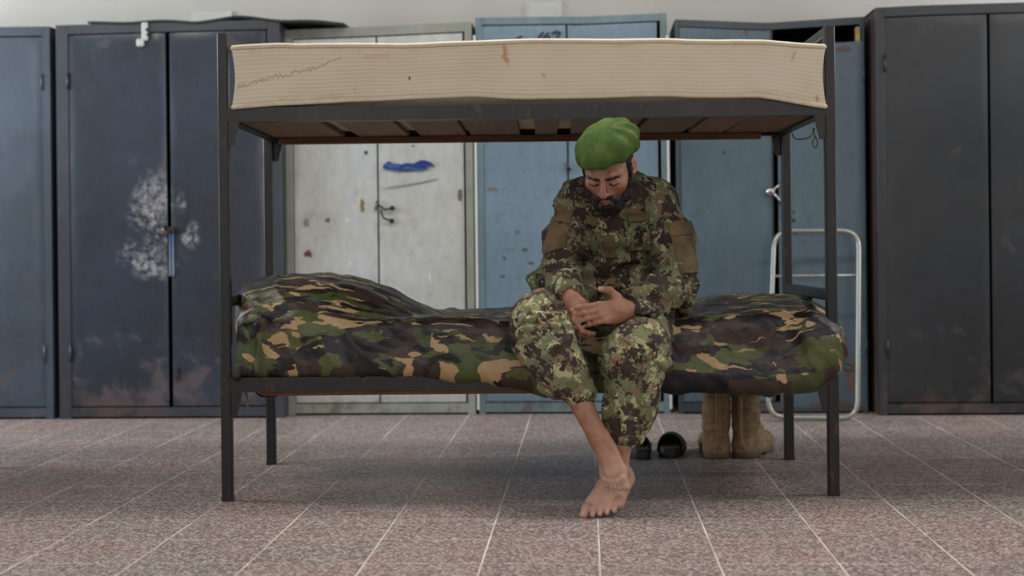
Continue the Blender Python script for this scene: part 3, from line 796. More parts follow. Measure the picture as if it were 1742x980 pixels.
# twisted wire at the right end, cord and strap at the lower left
n = NT('green_wire_plastic'); M_GWIRE = n.done(n.mix(n.noise(n.obj(), 30, 2), srgb(40, 58, 40), srgb(60, 82, 58)), 0.45)
def wire(pxs, y, r, mat, name, par=bed):
    pts = [BD(u, v, y) + np.array([0, dy, 0]) for (u, v, dy) in pxs]
    q = [np.array(p) for p in pts]; out = []
    for i in range(len(q) - 1):
        p0, p1, p2, p3 = q[max(i - 1, 0)], q[i], q[i + 1], q[min(i + 2, len(q) - 1)]
        for t in np.linspace(0, 1, 6, endpoint=False):
            out.append(0.5 * ((2 * p1) + (-p0 + p2) * t + (2 * p0 - 5 * p1 + 4 * p2 - p3) * t * t + (-p0 + 3 * p1 - 3 * p2 + p3) * t ** 3))
    out.append(q[-1]); return MB().tube(out, r, 7).build(name, mat, par, True)
wire([(1346, 222, 0), (1352, 234, .01), (1362, 237, 0), (1376, 234, -.01), (1384, 224, 0), (1386, 217, 0)], .35, .0022, M_GWIRE, 'tied_wire')
wire([(1383, 218, 0), (1387, 232, .01), (1382, 244, 0), (1386, 252, -.01), (1391, 243, 0), (1387, 232, 0), (1383, 222, 0)], .02, .0020, M_GWIRE, 'tied_wire')
wire([(434, 666, 0), (442, 674, .01), (452, 676, .02), (470, 675, .03)], .0, .003, M_WIRE, 'hanging_cord')
wire([(418, 667, 0), (420, 676, .0), (421, 692, .0)], .03, .004, M_PLANK, 'hanging_strap')

# ------------------------------------------------------------------ upper mattress
mx0, mx1 = BD(395, 130, -.012)[0], BD(1404, 130, -.012)[0]
def mz(x, side):                                     # bowed top / bottom edge from the photograph
    us = [393, 480, 600, 700, 815, 900, 1000, 1150, 1300, 1405]
    top = [82, 77, 77.5, 78, 74, 71, 71, 72, 74, 80]
    bot = [184, 176, 171, 166, 161.5, 166, 164, 161, 164, 180]
    u = 388 + (x / BL) * 1030
    v = np.interp(u, us, top if side else bot)
    return H - (v - V0 + ROLL * (u - U0)) * (4.60 / F)
NXm, NYm, NZm = 620, 10, 60
my0, my1 = -.022, BW - .03
def matt(x, fy, fz):
    z = mz(x, 0) * (1 - fz) + mz(x, 1) * fz
    z = z + 0.0  # bowed
    e0, e1 = x - mx0, mx1 - x
    pinch = 0.012 * (np.exp(-e0 / .03) - np.exp(-e1 / .03)) * np.sin(np.pi * np.clip(fz, 0, 1)) ** 1
    y = my0 + (my1 - my0) * fy
    bulge = 0.006 * np.sin(np.pi * fz) * (1 - 2 * fy) * -1
    wr = 0.0026 * fbm(np.stack([x * 5, fz * 2 + 0 * x, fy * 3 + 0 * x], -1), 3, 11)
    zb = 0.0008 * np.sin(x * 19)
    return np.stack([x + pinch, y + bulge + wr, z + zb + wr], -1)
V, Fc, UVv = [], [], []
def grid(a, b):
    global V, Fc
    n0 = sum(len(v) for v in V); A, B = a.shape[:2]; V.append(a.reshape(-1, 3)); UVv.append(b.reshape(-1, 2))
    idx = np.arange(A * B).reshape(A, B) + n0
    Fc.append(np.stack([idx[:-1, :-1], idx[1:, :-1], idx[1:, 1:], idx[:-1, 1:]], -1).reshape(-1, 4))
xs = np.linspace(mx0, mx1, NXm); zs = np.linspace(0, 1, NZm); ys = np.linspace(0, 1, NYm)
XX, ZZ = np.meshgrid(xs, zs, indexing='ij'); grid(matt(XX, 0.0 * XX, ZZ), np.stack([XX, ZZ], -1)); nfront = NXm * NZm
grid(matt(XX, 0 * XX + 1, ZZ)[:, ::-1], np.stack([XX, ZZ], -1)[:, ::-1])
ysb = np.array([0, .03, .07, .12, .2, .4, .6, .8, .95, 1.0])
XX, YY = np.meshgrid(xs[::6], ysb, indexing='ij'); bt_ = matt(XX, YY, 0 * XX)
dip = np.clip(np.minimum(YY / .12, (1 - YY) / .05), 0, 1); bt_[..., 2] = bt_[..., 2] * (1 - dip) + (1.2335 + .0195) * dip
grid(bt_[:, ::-1], np.stack([XX, YY * 5], -1)[:, ::-1])
XX, YY = np.meshgrid(xs[::6], ys, indexing='ij'); grid(matt(XX, YY, 0 * XX + 1), np.stack([XX, YY * 5], -1))
for x in (mx0, mx1):
    YY, ZZ = np.meshgrid(ys, zs, indexing='ij'); g = matt(0 * YY + x, YY, ZZ); uv = np.stack([YY, ZZ], -1)
    if x == mx0: g = g[::-1]; uv = uv[::-1]
    grid(g, uv)
V = np.concatenate(V); Fc = np.concatenate(Fc); UVv = np.concatenate(UVv)
n = NT('striped_ticking'); st = n.attr('stain'); uvn = n.node('ShaderNodeUVMap', 0); o_ = n.obj()
vv = n.math('ADD', n.sep(uvn, 1), n.math('MULTIPLY', n.math('SUBTRACT', n.noise(o_, 6, 3), 0.5), 0.05))
fr = n.math('FRACT', n.math('MULTIPLY', vv, 14.0))
stripe = n.math('MULTIPLY', n.smooth(fr, 0.0, 0.12), n.smooth(fr, 0.40, 0.24))
base = n.mix(n.smooth(n.noise(o_, 4, 4, 0.6), 0.3, 0.7), srgb(222, 210, 188), srgb(214, 199, 174))
col = n.mix(n.math('MULTIPLY', stripe, 0.5), base, srgb(240, 230, 210))
yel = n.math('MULTIPLY', n.smooth(n.math('ABSOLUTE', n.math('SUBTRACT', n.sep(uvn, 1), 0.5)), 0.3, 0.5), n.smooth(n.noise(o_, 5, 4, 0.7), 0.45, 0.7))
col = n.mix(n.math('MULTIPLY', yel, 0.45), col, srgb(186, 146, 92))
col = n.mix(n.sep(st, 0), col, srgb(150, 116, 60)); col = n.mix(n.sep(st, 1), col, srgb(196, 126, 66)); col = n.mix(n.sep(st, 2), col, srgb(44, 36, 30))
weave = n.noise(n.mapping(o_, (1, 1, 1)), 420, 2, 0.5)
M_TICK = n.done(col, 0.9, 0, n.bump(n.math('ADD', weave, n.math('MULTIPLY', stripe, 0.5)), 0.2, 0.002), spec=0.15)
org = np.array([mx0, my0, float(mz(mx0, 0))])
matm = empty('mattress', tuple(from_bed(org)), BEDANG); tag(matm, 'bare cream striped foam mattress on the upper bunk', 'mattress')
mo = mesh_obj('foam_block', V - org, Fc, M_TICK, matm, True)
uvl = mo.data.uv_layers.new(name='UVMap'); li = np.zeros(len(mo.data.loops), np.int32); mo.data.loops.foreach_get('vertex_index', li)
uvl.data.foreach_set('uv', UVv[li].astype(np.float32).ravel())
# stains on the front: a scribbled tide line, a brown run, two holes
stn = np.zeros((len(V), 3), np.float32); fx = V[:nfront, 0]; fz = V[:nfront, 2]
def px2(u, v): q = BD(u, v, -.022); return q[0], q[2]
def segs(pxs, w, ch, amt):
    pts = np.array([px2(*p) for p in pxs]); best = np.full(nfront, 9.0)
    for a, b in zip(pts[:-1], pts[1:]):
        ab = b - a; t = np.clip(((fx - a[0]) * ab[0] + (fz - a[1]) * ab[1]) / (ab @ ab + 1e-12), 0, 1)
        best = np.minimum(best, np.hypot(fx - a[0] - t * ab[0], fz - a[1] - t * ab[1]))
    stn[:nfront, ch] = np.maximum(stn[:nfront, ch], amt * np.clip(1.6 - best / w, 0, 1))
segs([(405, 151), (408, 144), (411, 150), (415, 142), (418, 148), (430, 141), (434, 137), (437, 142), (443, 135), (446, 140), (449, 133), (454, 138), (458, 131), (464, 134), (470, 127), (474, 134), (477, 126), (481, 133), (487, 128), (493, 131), (498, 124), (503, 121), (510, 124), (515, 120), (520, 121), (526, 117), (528, 122), (533, 114), (537, 119), (546, 112), (553, 111), (560, 105), (570, 103), (580, 99)], .0021, 0, 0.5)
segs([(858, 80), (860, 92), (857, 96), (863, 104)], .006, 1, 0.7); segs([(862, 96), (864, 112)], .0025, 1, 0.4)
segs([(697, 132), (697, 135)], .0026, 2, 1.0); segs([(923, 126), (926, 131)], .0016, 2, 0.5); segs([(919, 127), (929, 128)], .001, 2, .4)
segs([(1389, 165), (1390, 171)], .004, 0, 0.6); segs([(1352, 90), (1347, 102)], .004, 0, 0.35); segs([(604, 150), (604, 158)], .002, 0, .4); segs([(660, 95), (620, 98)], .006, 1, .2)
color_attr(mo, 'stain', stn)
n = NT('piping_cotton'); o_ = n.obj(); M_PIPE = n.done(n.mix(n.noise(o_, 30, 3), srgb(228, 216, 194), srgb(206, 190, 164)), 0.85, 0, n.bump(n.noise(o_, 300, 2), 0.2, 0.002))
for fz_ in (0.0, 1.0):
    xs_ = np.linspace(mx0 + .006, mx1 - .006, 150); loop = []
    for x in xs_: loop.append(matt(np.array(x), np.array(0.0), np.array(fz_)) + [0, -.003, 0])
    for y in np.linspace(0.02, .98, 8): loop.append(matt(np.array(mx1), np.array(y), np.array(fz_)))
    for x in xs_[::-6]: loop.append(matt(np.array(x), np.array(1.0), np.array(fz_)))
    for y in np.linspace(.98, .02, 8): loop.append(matt(np.array(mx0), np.array(y), np.array(fz_)))
    MB().tube([p - org for p in loop], .0082, 8, closed=True).build('piping', M_PIPE, matm, True)

# ------------------------------------------------------------------ lower mattress and camouflage cover
low = MB().box(.03, BL - .06, .02, BW - .04, .378, .53, .02)
o = auto_smooth(low.build('mattress', mat_plain('pale_ticking', srgb(196, 190, 178), 0.85, 0, .1), loc=tuple(bA)), 60); o.rotation_euler = (0, 0, BEDANG)
tag(o, 'pale mattress hidden under the camouflage cover of the lower bunk', 'mattress')

def mat_dpm(name):
    n = NT(name); o = n.obj()
    x, y, z = n.sep(o, 0), n.sep(o, 1), n.sep(o, 2)
    p = n.comb(x, n.math('ADD', y, z), 0.0)
    wob = n.vmath('SCALE', n.vmath('SUBTRACT', n.noise(p, 14, 3, 0.6, out='Color'), (0.5, 0.5, 0.5)), None)
    wob.node.inputs['Scale'].default_value = 0.05
    q = n.vmath('ADD', p, wob)
    brush = n.vmath('SCALE', n.vmath('SUBTRACT', n.noise(n.mapping(p, (6, 120, 1), rot=(0, 0, 0.5)), 1.0, 2, 0.5, out='Color'), (0.5, 0.5, 0.5)), None)
    brush.node.inputs['Scale'].default_value = 0.034
    qb = n.vmath('ADD', q, brush)
    GRN, GRN2, TAN, BRN, BLK = srgb(86, 92, 52), srgb(72, 80, 47), srgb(182, 150, 110), srgb(66, 52, 47), srgb(36, 34, 36)
    col = n.mix(n.smooth(n.noise(q, 3, 2), .45, .55), GRN, GRN2)
    def layer(sc, rot, loc, thr, c, src, scale=1.0, dist=0.6):
        k = n.noise(n.mapping(src, sc, loc, (0, 0, rot)), scale, 1.2, 0.45, dist)
        return n.mix(n.smooth(k, thr, thr + 0.006), col, c)
    col = layer((6.0, 9.0, 1), 0.35, (3.1, 1.7, 0), 0.575, TAN, q)
    col = layer((4.6, 8.0, 1), -0.25, (9.3, 4.2, 0), 0.495, BRN, qb)
    col = layer((9, 12, 1), 0.9, (1.3, 14.2, 0), 0.645, TAN, q)
    col = layer((5.4, 12.0, 1), 0.55, (5.7, 8.8, 0), 0.55, BLK, qb)
    col = layer((7.0, 16.0, 1), -0.6, (15.7, 2.8, 0), 0.60, BLK, q)
    col = layer((8, 13, 1), -0.5, (21.3, 3.2, 0), 0.635, GRN, q)
    col = layer((5, 34, 1), 0.25, (31.3, 7.2, 0), 0.665, TAN, q)
    col = layer((6, 30, 1), -0.7, (11.3, 27.2, 0), 0.675, BLK, q)
    rip = n.math('MAXIMUM', n.wave(n.mapping(p, (1, 1, 1)), 60, 0, 0, 'X'), n.wave(p, 60, 0, 0, 'Y'))
    k = n.noise(p, 40, 4, 0.6)
    return n.done(col, n.math('ADD', .33, n.math('MULTIPLY', k, .18)), 0, n.bump(n.math('ADD', n.math('ADD', k, n.math('MULTIPLY', rip, .12)), n.math('MULTIPLY', n.math('ABSOLUTE', n.math('SUBTRACT', n.noise(n.mapping(p, (1, 1.6, 1), rot=(0, 0, .4)), 13, 3, .5, .5), .5)), -5.0)), 0.30, .004), spec=0.4)
M_DPM = mat_dpm('woodland_camouflage_nylon')
S = SDF()
S.box((BL / 2 - .0, BW / 2 - .012, .488), (BL / 2 - .025, BW / 2 + .018, .098), .055)
pc = lambda u, v, y: BD(u, v, y)
hem = [(BD(u, 600, .0)[0], .014, z) for u, z in ((560, .462), (760, .440), (930, .402), (1150, .392), (1370, .390))]
S.chain(hem, [.045, .058, .066, .066, .064], k=.05, kin=.03)
S.ell(pc(545, 505, .36) * [1, 1, 0] + [0, 0, .63], (.27, .33, .105), k=.09)
S.ell(pc(470, 505, .34) * [1, 1, 0] + [0, 0, .61], (.13, .30, .085), k=.07)
S.ell(pc(640, 505, .40) * [1, 1, 0] + [0, 0, .585], (.17, .30, .06), k=.08)
S.ell(pc(1290, 505, .42) * [1, 1, 0] + [0, 0, .572], (.24, .34, .062), k=.08)
S.ell(pc(1392, 590, .0), (.088, .075, .105), k=.05)
S.ell(pc(1418, 600, .0) + [0, -.01, .01], (.034, .06, .085), k=.04)
S.cone(pc(446, 545, -.035), pc(433, 635, -.035), .016, .012, k=.03)
S.cone(pc(408, 560, -.02), pc(404, 640, -.02), .016, .012, k=.02)
S.cone(pc(425, 560, -.045), pc(418, 640, -.045), .010, .010, k=.03, op='s')
# the hollow where the soldier sits
sit = to_bed(P(1045, 520, 4.84)); S.ell((sit[0], sit[1] - .02, .615), (.23, .26, .055), k=.07, op='s')
V, Fc = S.mesh((-.02, -.13, .31), (BL + .09, BW + .06, .80), .0085)
V = relax(V, Fc, 2)
for _ in range(1):
    N = vnormals(V, Fc)
    fold = fbm(np.stack([V[:, 0] * 4.2 + V[:, 2] * 3, V[:, 2] * 8 + V[:, 1] * 5, V[:, 1] * 3], 1), 3, 21)
    rid = 1 - np.abs(fbm(np.stack([V[:, 0] * 7 + V[:, 2] * 6, (V[:, 2] + V[:, 1]) * 5, 0 * V[:, 0] + 2], 1), 2, 31))
    V = V + N * (0.010 * fold + 0.013 * (np.clip(rid, .4, 1) - .75) + .006 * (np.clip(1 - np.abs(fbm(np.stack([V[:, 0] * 15 + V[:, 2] * 9, (V[:, 2] + V[:, 1]) * 10, 0 * V[:, 0] + 5], 1), 2, 37)) * 2, 0, 1) - .4))[:, None]
cv = mesh_obj('bed_cover', V, Fc, M_DPM, None, True, tuple(bA)); cv.rotation_euler = (0, 0, BEDANG)
tag(cv, 'woodland camouflage cover over the lower bunk, humped over a pillow at its left end', 'bed cover')
wire([(1432, 622, 0), (1440, 618, .01), (1452, 624, 0), (1446, 632, -.01), (1437, 628, 0), (1455, 630, 0)], .0, .0028, M_GWIRE, 'tie_cord', par=bed)

# ------------------------------------------------------------------ folding frame leaned against the blue locker
M_CHROME = mat_plain('chipped_white_enamel', srgb(166, 164, 156), 0.3, 0.55, 0.25, 50)
dF = 6.62; rF = .0115
fr_root = P(1385, 712, 6.55); fr_root[2] = 0.0
cot = empty('folding_frame', tuple(fr_root)); tag(cot, 'pale tubular metal folding frame leaning against the steel blue locker', 'frame')
def rr_path(pts, rad, seg=7):
    """closed polygon with rounded corners"""
    out = []; m = len(pts)
    for i in range(m):
        p, a, b = pts[i], pts[i - 1], pts[(i + 1) % m]
        d1, d2 = _n(a - p), _n(b - p); s0, s1 = p + d1 * rad, p + d2 * rad
        for t in np.linspace(0, 1, seg): out.append((1 - t) ** 2 * s0 + 2 * t * (1 - t) * p + t * t * s1)
    return out
def fp(u, v):
    t = (v - 390) / (706 - 390); return P(u, v, 6.72 - .16 * t) - fr_root
corn = [fp(1317, 393), fp(1461, 392), fp(1459, 708), fp(1306, 706)]
zmin = min(c[2] for c in corn); corn = [c + np.array([0, 0, rF - zmin]) if c[2] < .1 else c for c in corn]
MB().tube(rr_path(corn, .085), rF, 10, closed=True).build('outer_tube', M_CHROME, cot, True)
MB().tube([fp(1316, 470), fp(1390, 469), fp(1460, 468)], .0065, 8).build('cross_bar', M_CHROME, cot, True)

# ------------------------------------------------------------------ boots and sandals under the bed
n = NT('tan_suede'); o_ = n.obj(); k_ = n.noise(o_, 40, 5, 0.65)
M_SUEDE = n.done(n.mix(n.smooth(k_, .3, .7), srgb(158, 132, 102), srgb(128, 104, 78)), 0.9, 0, n.bump(k_, .3, .003), spec=.2)
M_SOLE = mat_plain('boot_rubber', srgb(104, 86, 66), 0.8, 0, .2, 60, .1)
M_LINE = mat_plain('boot_lining', srgb(40, 34, 28), 0.9)
def boot(u, v, ang, label):
    g = G(u, v); r = empty('combat_boot', tuple(g), ang); tag(r, label, 'boot', 'tan combat boots under the bed')
    # local: heel towards -y (camera), toe towards +y
    s = SDF()
    s.flatcone((0, -.0, .03), (0, .19, .028), .047, .044, (0, 0, 1), .9)
    s.ell((0, .18, .045), (.05, .065, .042), k=.03)
    s.cone((0, .02, .06), (0, .10, .09), .046, .042, k=.03)
    s.cone((0, .012, .06), (0, .018, .15), .044, .047, k=.02)
    s.cone((0, .018, .15), (0, .012, .262), .047, .057, k=.03)
    s.ell((0, .014, .118), (.046, .052, .02), k=.02)
    s.fn(lambda p: p[..., 2] - .262, 'i', .004)
    s.fn(lambda p: .018 - p[..., 2], 'i', .004)
    s.cone((0, .014, .14), (0, .010, .30), .038, .049, k=.005, op='s')
    V, Fc = s.mesh((-.09, -.09, -.01), (.09, .28, .30), .005); V = relax(V, Fc, 1); N = vnormals(V, Fc)
    w = np.clip((V[:, 2] - .06) / .06, 0, 1)
    V = V + N * (w * (.0032 * fbm(np.stack([V[:, 0] * 14, V[:, 1] * 14, V[:, 2] * 60], 1), 3, 5)) + .002 * fbm(V * 40, 2, 9))[:, None]
    mesh_obj('upper', V, Fc, M_SUEDE, r, True)
    s2 = SDF().flatcone((0, .005, .012), (0, .195, .012), .052, .050, (0, 0, 1), .55)
    s2.fn(lambda p: -p[..., 2], 'i', .001); s2.fn(lambda p: p[..., 2] - .026, 'i', .002)
    s2.box((0, .075, -.004), (.08, .028, .014), .004, k=.004, op='s')
    V, Fc = s2.mesh((-.08, -.08, -.01), (.08, .28, .05), .004); mesh_obj('sole', V, Fc, M_SOLE, r, True)
    MB().box(-.008, .008, -.052, -.036, .05, .25, .003).warp(lambda x, y, z: (x, y + .0 + (-.004 if z > .2 else .012 if z > .1 else 0.0), z)).build('back_strip', M_SUEDE, r)
    MB().tube([(-.012, -.044, .245), (-.012, -.052, .285), (.012, -.052, .285), (.012, -.044, .245)], .003, 6).build('pull_loop', M_SUEDE, r)
    for i in range(6): MB().tube([(-.024, .060 + .002 * i, .118 + .024 * i), (0, .068 + .002 * i, .122 + .024 * i), (.024, .060 + .002 * i, .118 + .024 * i)], .0028, 6).build('lace', M_SOLE, r)
    return r
boot(1220, 779, 0.02, 'tan suede combat boot, left of the pair under the bed, heel towards us')
boot(1267, 778, -0.45, 'tan suede combat boot, right of the pair, toe turned to the right')
M_RUB = mat_plain('black_rubber', srgb(30, 30, 31), 0.55, 0, .2, 50, .1); M_INS = mat_plain('brown_insole', srgb(92, 80, 66), 0.8, 0, .3, 30)
def sandal(u, v, ang, label):
    g = G(u, v); r = empty('sandal', tuple(g), ang); tag(r, label, 'sandal', 'black sandals under the bed')
    outl = []
    for t in np.linspace(0, 2 * math.pi, 40, endpoint=False):
        y = .125 - .13 * math.cos(t); w = (.044 + .008 * np.clip((y - .02) / .2, 0, 1)) * abs(math.sin(t)) ** .5 * (1 if math.sin(t) > 0 else -1)
        outl.append((w, y))
    m = MB(); K = len(outl)
    rings = [(1.0, 0.0), (1.02, .006), (.98, .030), (.96, .036)]
    V = [(x * s, .125 + (y - .125) * s, z) for s, z in rings for x, y in outl]
    Fc = [tuple(range(K))[::-1], tuple(range(3 * K, 4 * K))] + [(q * K + i, q * K + (i + 1) % K, (q + 1) * K + (i + 1) % K, (q + 1) * K + i) for q in range(3) for i in range(K)]
    m.add(V, Fc); auto_smooth(m.build('sole', M_RUB, r), 40)
    MB().prism([(x * .86, .125 + (y - .125) * .92) for x, y in outl], 'z', .036, .0385).build('insole', M_INS, r)
    # closed vamp over the toes, open towards the heel
    secs = [(.080, .052, .076), (.120, .054, .076), (.165, .054, .064), (.205, .052, .048), (.235, .044, .034), (.252, .028, .022)]
    V, Fc = [], []; K = 19
    for off in (0.0, .006):
        for (yy, rr, hz) in secs:
            for i in range(K):
                a = math.pi * i / (K - 1); V.append((math.cos(a) * (rr - off), yy - off * .3, .012 + abs(math.sin(a)) ** .7 * (hz - off)))
    S_ = len(secs); n1 = S_ * K
    for q in range(S_ - 1):
        for i in range(K - 1):
            a = q * K + i; Fc.append((a, a + 1, a + K + 1, a + K)); Fc.append((n1 + a, n1 + a + K, n1 + a + K + 1, n1 + a + 1))
    for i in range(K - 1):
        Fc.append((i, n1 + i, n1 + i + 1, i + 1)); b_ = (S_ - 1) * K + i; Fc.append((b_, b_ + 1, n1 + b_ + 1, n1 + b_))
    auto_smooth(mesh_obj('vamp', V, Fc, M_RUB, r), 50)
    MB().box(.040, .058, .10, .125, .03, .05, .003).build('buckle', M_STEEL, r)
    return r
sandal(1093, 782, 0.16, 'black rubber sandal, nearer the bare feet of the pair, under the bed')
sandal(1137, 780, -0.16, 'black rubber sandal, nearer the tan boots of the pair, under the bed')
# ------------------------------------------------------------------ the seated soldier
MAN0 = G(1012, 884)                                   # origin: where the planted foot's toes touch the floor
def ortho(d, n):
    d = _n(d); n = np.asarray(n, float); n = _n(n - d * (n @ d)); return d, n, np.cross(d, n)
hipR, hipL = P(992, 503, 4.86), P(1112, 503, 4.86)
kneeR, kneeL = P(918, 546, 4.46), P(1086, 592, 4.41)
ankR, ankL = P(1019, 746, 4.335), P(1050, 798, 4.40)
shR, shL = P(986, 345, 4.72), P(1117, 343, 4.72)
elR, elL = P(942, 477, 4.62), P(1149, 486, 4.59)
wrR, wrL = P(970, 504, 4.450), P(1072, 526, 4.415)
neckb = P(1050, 318, 4.74); chest = P(1047, 380, 4.76); belly = P(1045, 462, 4.82); pelv = P(1047, 528, 4.88)

# ---- head frame
def head_frame(pitch, yaw, roll=0.0):
    p, y = math.radians(pitch), math.radians(yaw)
    ex = np.array([1.0, 0, 0]); ef = np.array([0, -math.cos(p), -math.sin(p)]); eu = np.array([0, -math.sin(p), math.cos(p)])
    r = math.radians(roll); ex, eu = ex * math.cos(r) + eu * math.sin(r), eu * math.cos(r) - ex * math.sin(r)
    Rz = np.array([[math.cos(y), -math.sin(y), 0], [math.sin(y), math.cos(y), 0], [0, 0, 1]])
    M = np.stack([RIGHT, FWD, UP], 1)
    return [M @ (Rz @ e) for e in (ex, ef, eu)]
HC_ = P(1034, 281, 4.53)
hx, hf, hu = head_frame(35, -16, 0)
HR = np.stack([hx, hf, hu], 1)                        # columns: right, forward, up of the head
def hd(x, f, u): return HC_ + hx * x + hf * f + hu * u

B, LA, RL = SDF(), SDF(), SDF()
# torso and limbs below the clothes
B.ell(chest + FWD * .01, (.13, .085, .14)); B.ell(belly, (.125, .09, .13), k=.05); B.ell(pelv, (.15, .10, .08), k=.05)
B.cone(shR + FWD * .01, shL + FWD * .01, .042, .042, k=.06); B.cone(neckb, chest, .055, .08, k=.05)
for a, m_, b, c in ((shR, P(965, 405, 4.67), elR, wrR), (shL, P(1141, 405, 4.67), elL, wrL)): (B if a is shR else LA).chain([a, m_, b, c], [.040, .034, .032, .025], k=.04, kin=.02)
for a, b in ((hipR, kneeR), (hipL, kneeL)): B.cone(a, b, .068, .052, k=.04)
# lower legs: calf behind the shin
for kn, an in ((kneeR, ankR), (kneeL, ankL)):
    d = _n(an - kn); bk = FWD - d * (FWD @ d); Ls = np.linalg.norm(an - kn)
    T_ = RL if kn is kneeR else B
    T_.cone(kn, an, .050, .0285, k=.03); T_.cone(kn + d * Ls * .22 + bk * .022, kn + d * Ls * .62 + bk * .010, .044, .032, k=.03)
    T_.cone(kn + d * Ls * .4 - bk * .010, an - d * .02 - bk * .004, .026, .022, k=.02)
    T_.cone(kn + d * Ls * .7 + bk * .026, an + bk * .030, .014, .012, k=.025)                 # tendon above the heel
nails = []
def foot(B, A, f, nrm, med, sc=1.0, curl=0.0, sw=1.0):
    """A ankle joint, f towards the toes, nrm top of the foot, med towards the big toe"""
    f, nrm, _ = ortho(f, nrm); s = np.cross(f, nrm); s = s if s @ med > 0 else -s
    def q(a, b, c): return A + (f * a + s * b * sw + nrm * c) * sc
    R = np.stack([f, s, nrm], 1)
    B.ell(q(-.040, 0, -.042), np.array([.036, .030, .034]) * sc, R, k=.025)
    B.cone(q(0, 0, -.008), q(.055, .004, -.028), .031 * sc, .029 * sc, k=.025)
    B.flatcone(q(.045, .006, -.026), q(.125, .006, -.050), .034 * sc, .036 * sc, nrm, .62, k=.02)
    B.flatcone(q(-.03, -.010, -.056), q(.105, -.030, -.064), .022 * sc, .020 * sc, nrm, .8, k=.02)
    B.cone(q(.02, .016, -.03), q(.128, .030, -.054), .020 * sc, .0185 * sc, k=.018)
    B.ell(q(.134, .030, -.057), np.array([.022, .018, .017]) * sc, R, k=.012)
    B.ell(q(.105, -.034, -.063), np.array([.024, .014, .013]) * sc, R, k=.012)
    for sd, h in ((1, -.004), (-1, -.010)): B.ell(q(-.006, sd * .026 / sw, h), np.array([.014, .010, .014]) * sc, R, k=.012)
    for (a0, b0, a1, b1, r0, r1) in ((.146, .031, .196, .029, .0155, .0135), (.147, .010, .190, .007, .0098, .0086), (.141, -.006, .180, -.009, .0092, .0080),
                                     (.132, -.020, .168, -.024, .0088, .0078), (.120, -.034, .152, -.038, .0086, .0078)):
        m = (q(a0, b0, -.056) + q(a1, b1, -.060)) / 2 + nrm * .004 * sc
        e = q(a1, b1, -.0635) - nrm * curl * .01
        B.chain([q(a0, b0, -.058), m, e], [r0 * sc, r0 * sc * .95, r1 * sc], k=.006, kin=.006)
        nails.append((e + nrm * r1 * sc * .75 + f * r1 * sc * .35, nrm, f, r1 * sc))
    # tendons on the instep
    for b in (.022, .008, -.006, -.018): B.cone(q(.05, b * .4, .0), q(.125, b, -.036), .0035 * sc, .0045 * sc, k=.010)
toeR = P(1038, 812, 4.225)
fR = _n(toeR - ankR); foot(RL, ankR, fR, -FWD * .72 + UP * .50 - RIGHT * .42, RIGHT, .85, 0.3)
fL = G(1012, 882) - ankL; fL[2] = 0; fL = _n(fL) * math.cos(.30) - UP * math.sin(.30); foot(B, ankL, fL, UP, -RIGHT, .99, 0.0, 1.22)

fnails = []
def hand(B, W, d, nrm, thumb_side, sc, curls, spread=0.0, thumb=None, lens=1.0):
    d, nrm, _ = ortho(d, nrm); s = np.cross(d, nrm); s = s if s @ thumb_side > 0 else -s
    R = np.stack([d, s, nrm], 1)
    def q(a, b, c): return W + (d * a + s * b + nrm * c) * sc
    B.cone(W, q(.02, 0, 0), .024 * sc, .026 * sc, k=.02)
    B.ell(q(.050, 0, -.003), np.array([.052, .040, .0155]) * sc, R, k=.015)
    B.ell(q(.038, .022, -.010), np.array([.034, .018, .015]) * sc, R, k=.012)           # thenar
    B.ell(q(.040, -.024, -.008), np.array([.036, .014, .013]) * sc, R, k=.012)
    offs = (.029, .0100, -.0095, -.0275); kn = (.094, .097, .092, .082)
    ph = ((.042, .025, .020), (.046, .028, .021), (.043, .027, .021), (.034, .020, .018)); rad = (.0098, .0100, .0094, .0082)
    for i in range(4):
        k0 = q(kn[i], offs[i], .002)
        B.cone(q(.012, offs[i] * .55, .002), k0, .0115 * sc, rad[i] * 1.12 * sc, k=.010)
        B.ell(k0 + nrm * .003 * sc, np.array([.010, .0085, .0085]) * sc, R, k=.006)
        p = k0; ang = 0; pts = [k0]; sp = math.radians(spread * (1.5 - i))
        for L_, c in zip(ph[i], curls[i]):
            ang += math.radians(c); dd = (d * math.cos(ang) - nrm * math.sin(ang)) + s * math.sin(sp) * math.cos(ang)
            p = p + _n(dd) * L_ * sc * lens; pts.append(p)
        r = rad[i] * sc
        B.chain(pts, [r, r * .94, r * .86, r * .74], k=.0028, kin=.0028)
        for j in (1, 2): B.ell(pts[j] + nrm * .0015, (r * 1.04,) * 3, k=.004)
        up = nrm * math.cos(ang) + d * math.sin(ang); fnails.append((p + up * r * .6, up, _n(pts[-1] - pts[-2]), r * .75))
    tb = [W + (d * a + s * b + nrm * c) * sc for a, b, c in (thumb or ((.020, .022, -.008), (.055, .050, -.012), (.082, .066, -.012), (.106, .072, -.012)))]
    B.chain(tb, [.0165 * sc, .0135 * sc, .0120 * sc, .0098 * sc], k=.016, kin=.006)
    B.ell(tb[2], (.0125 * sc,) * 3, k=.004)
    up = _n(np.cross(tb[3] - tb[2], -d) if False else nrm); fnails.append((tb[3] + nrm * .006 * sc, nrm, _n(tb[3] - tb[2]), .009 * sc))
# his left hand (on the right of the picture): back of the hand to us, fingers level, thumb up
hand(LA, wrL - RIGHT * .004 - FWD * .012, -RIGHT * .97 - UP * .12 - FWD * .10, -FWD * .93 + UP * .30 - RIGHT * .1, UP, .97,
     ((6, 8, 6), (8, 9, 6), (10, 10, 8), (14, 12, 8)), 0.0, thumb=((.018, .018, -.006), (.030, .048, -.004), (.050, .070, .002), (.080, .078, .006)))
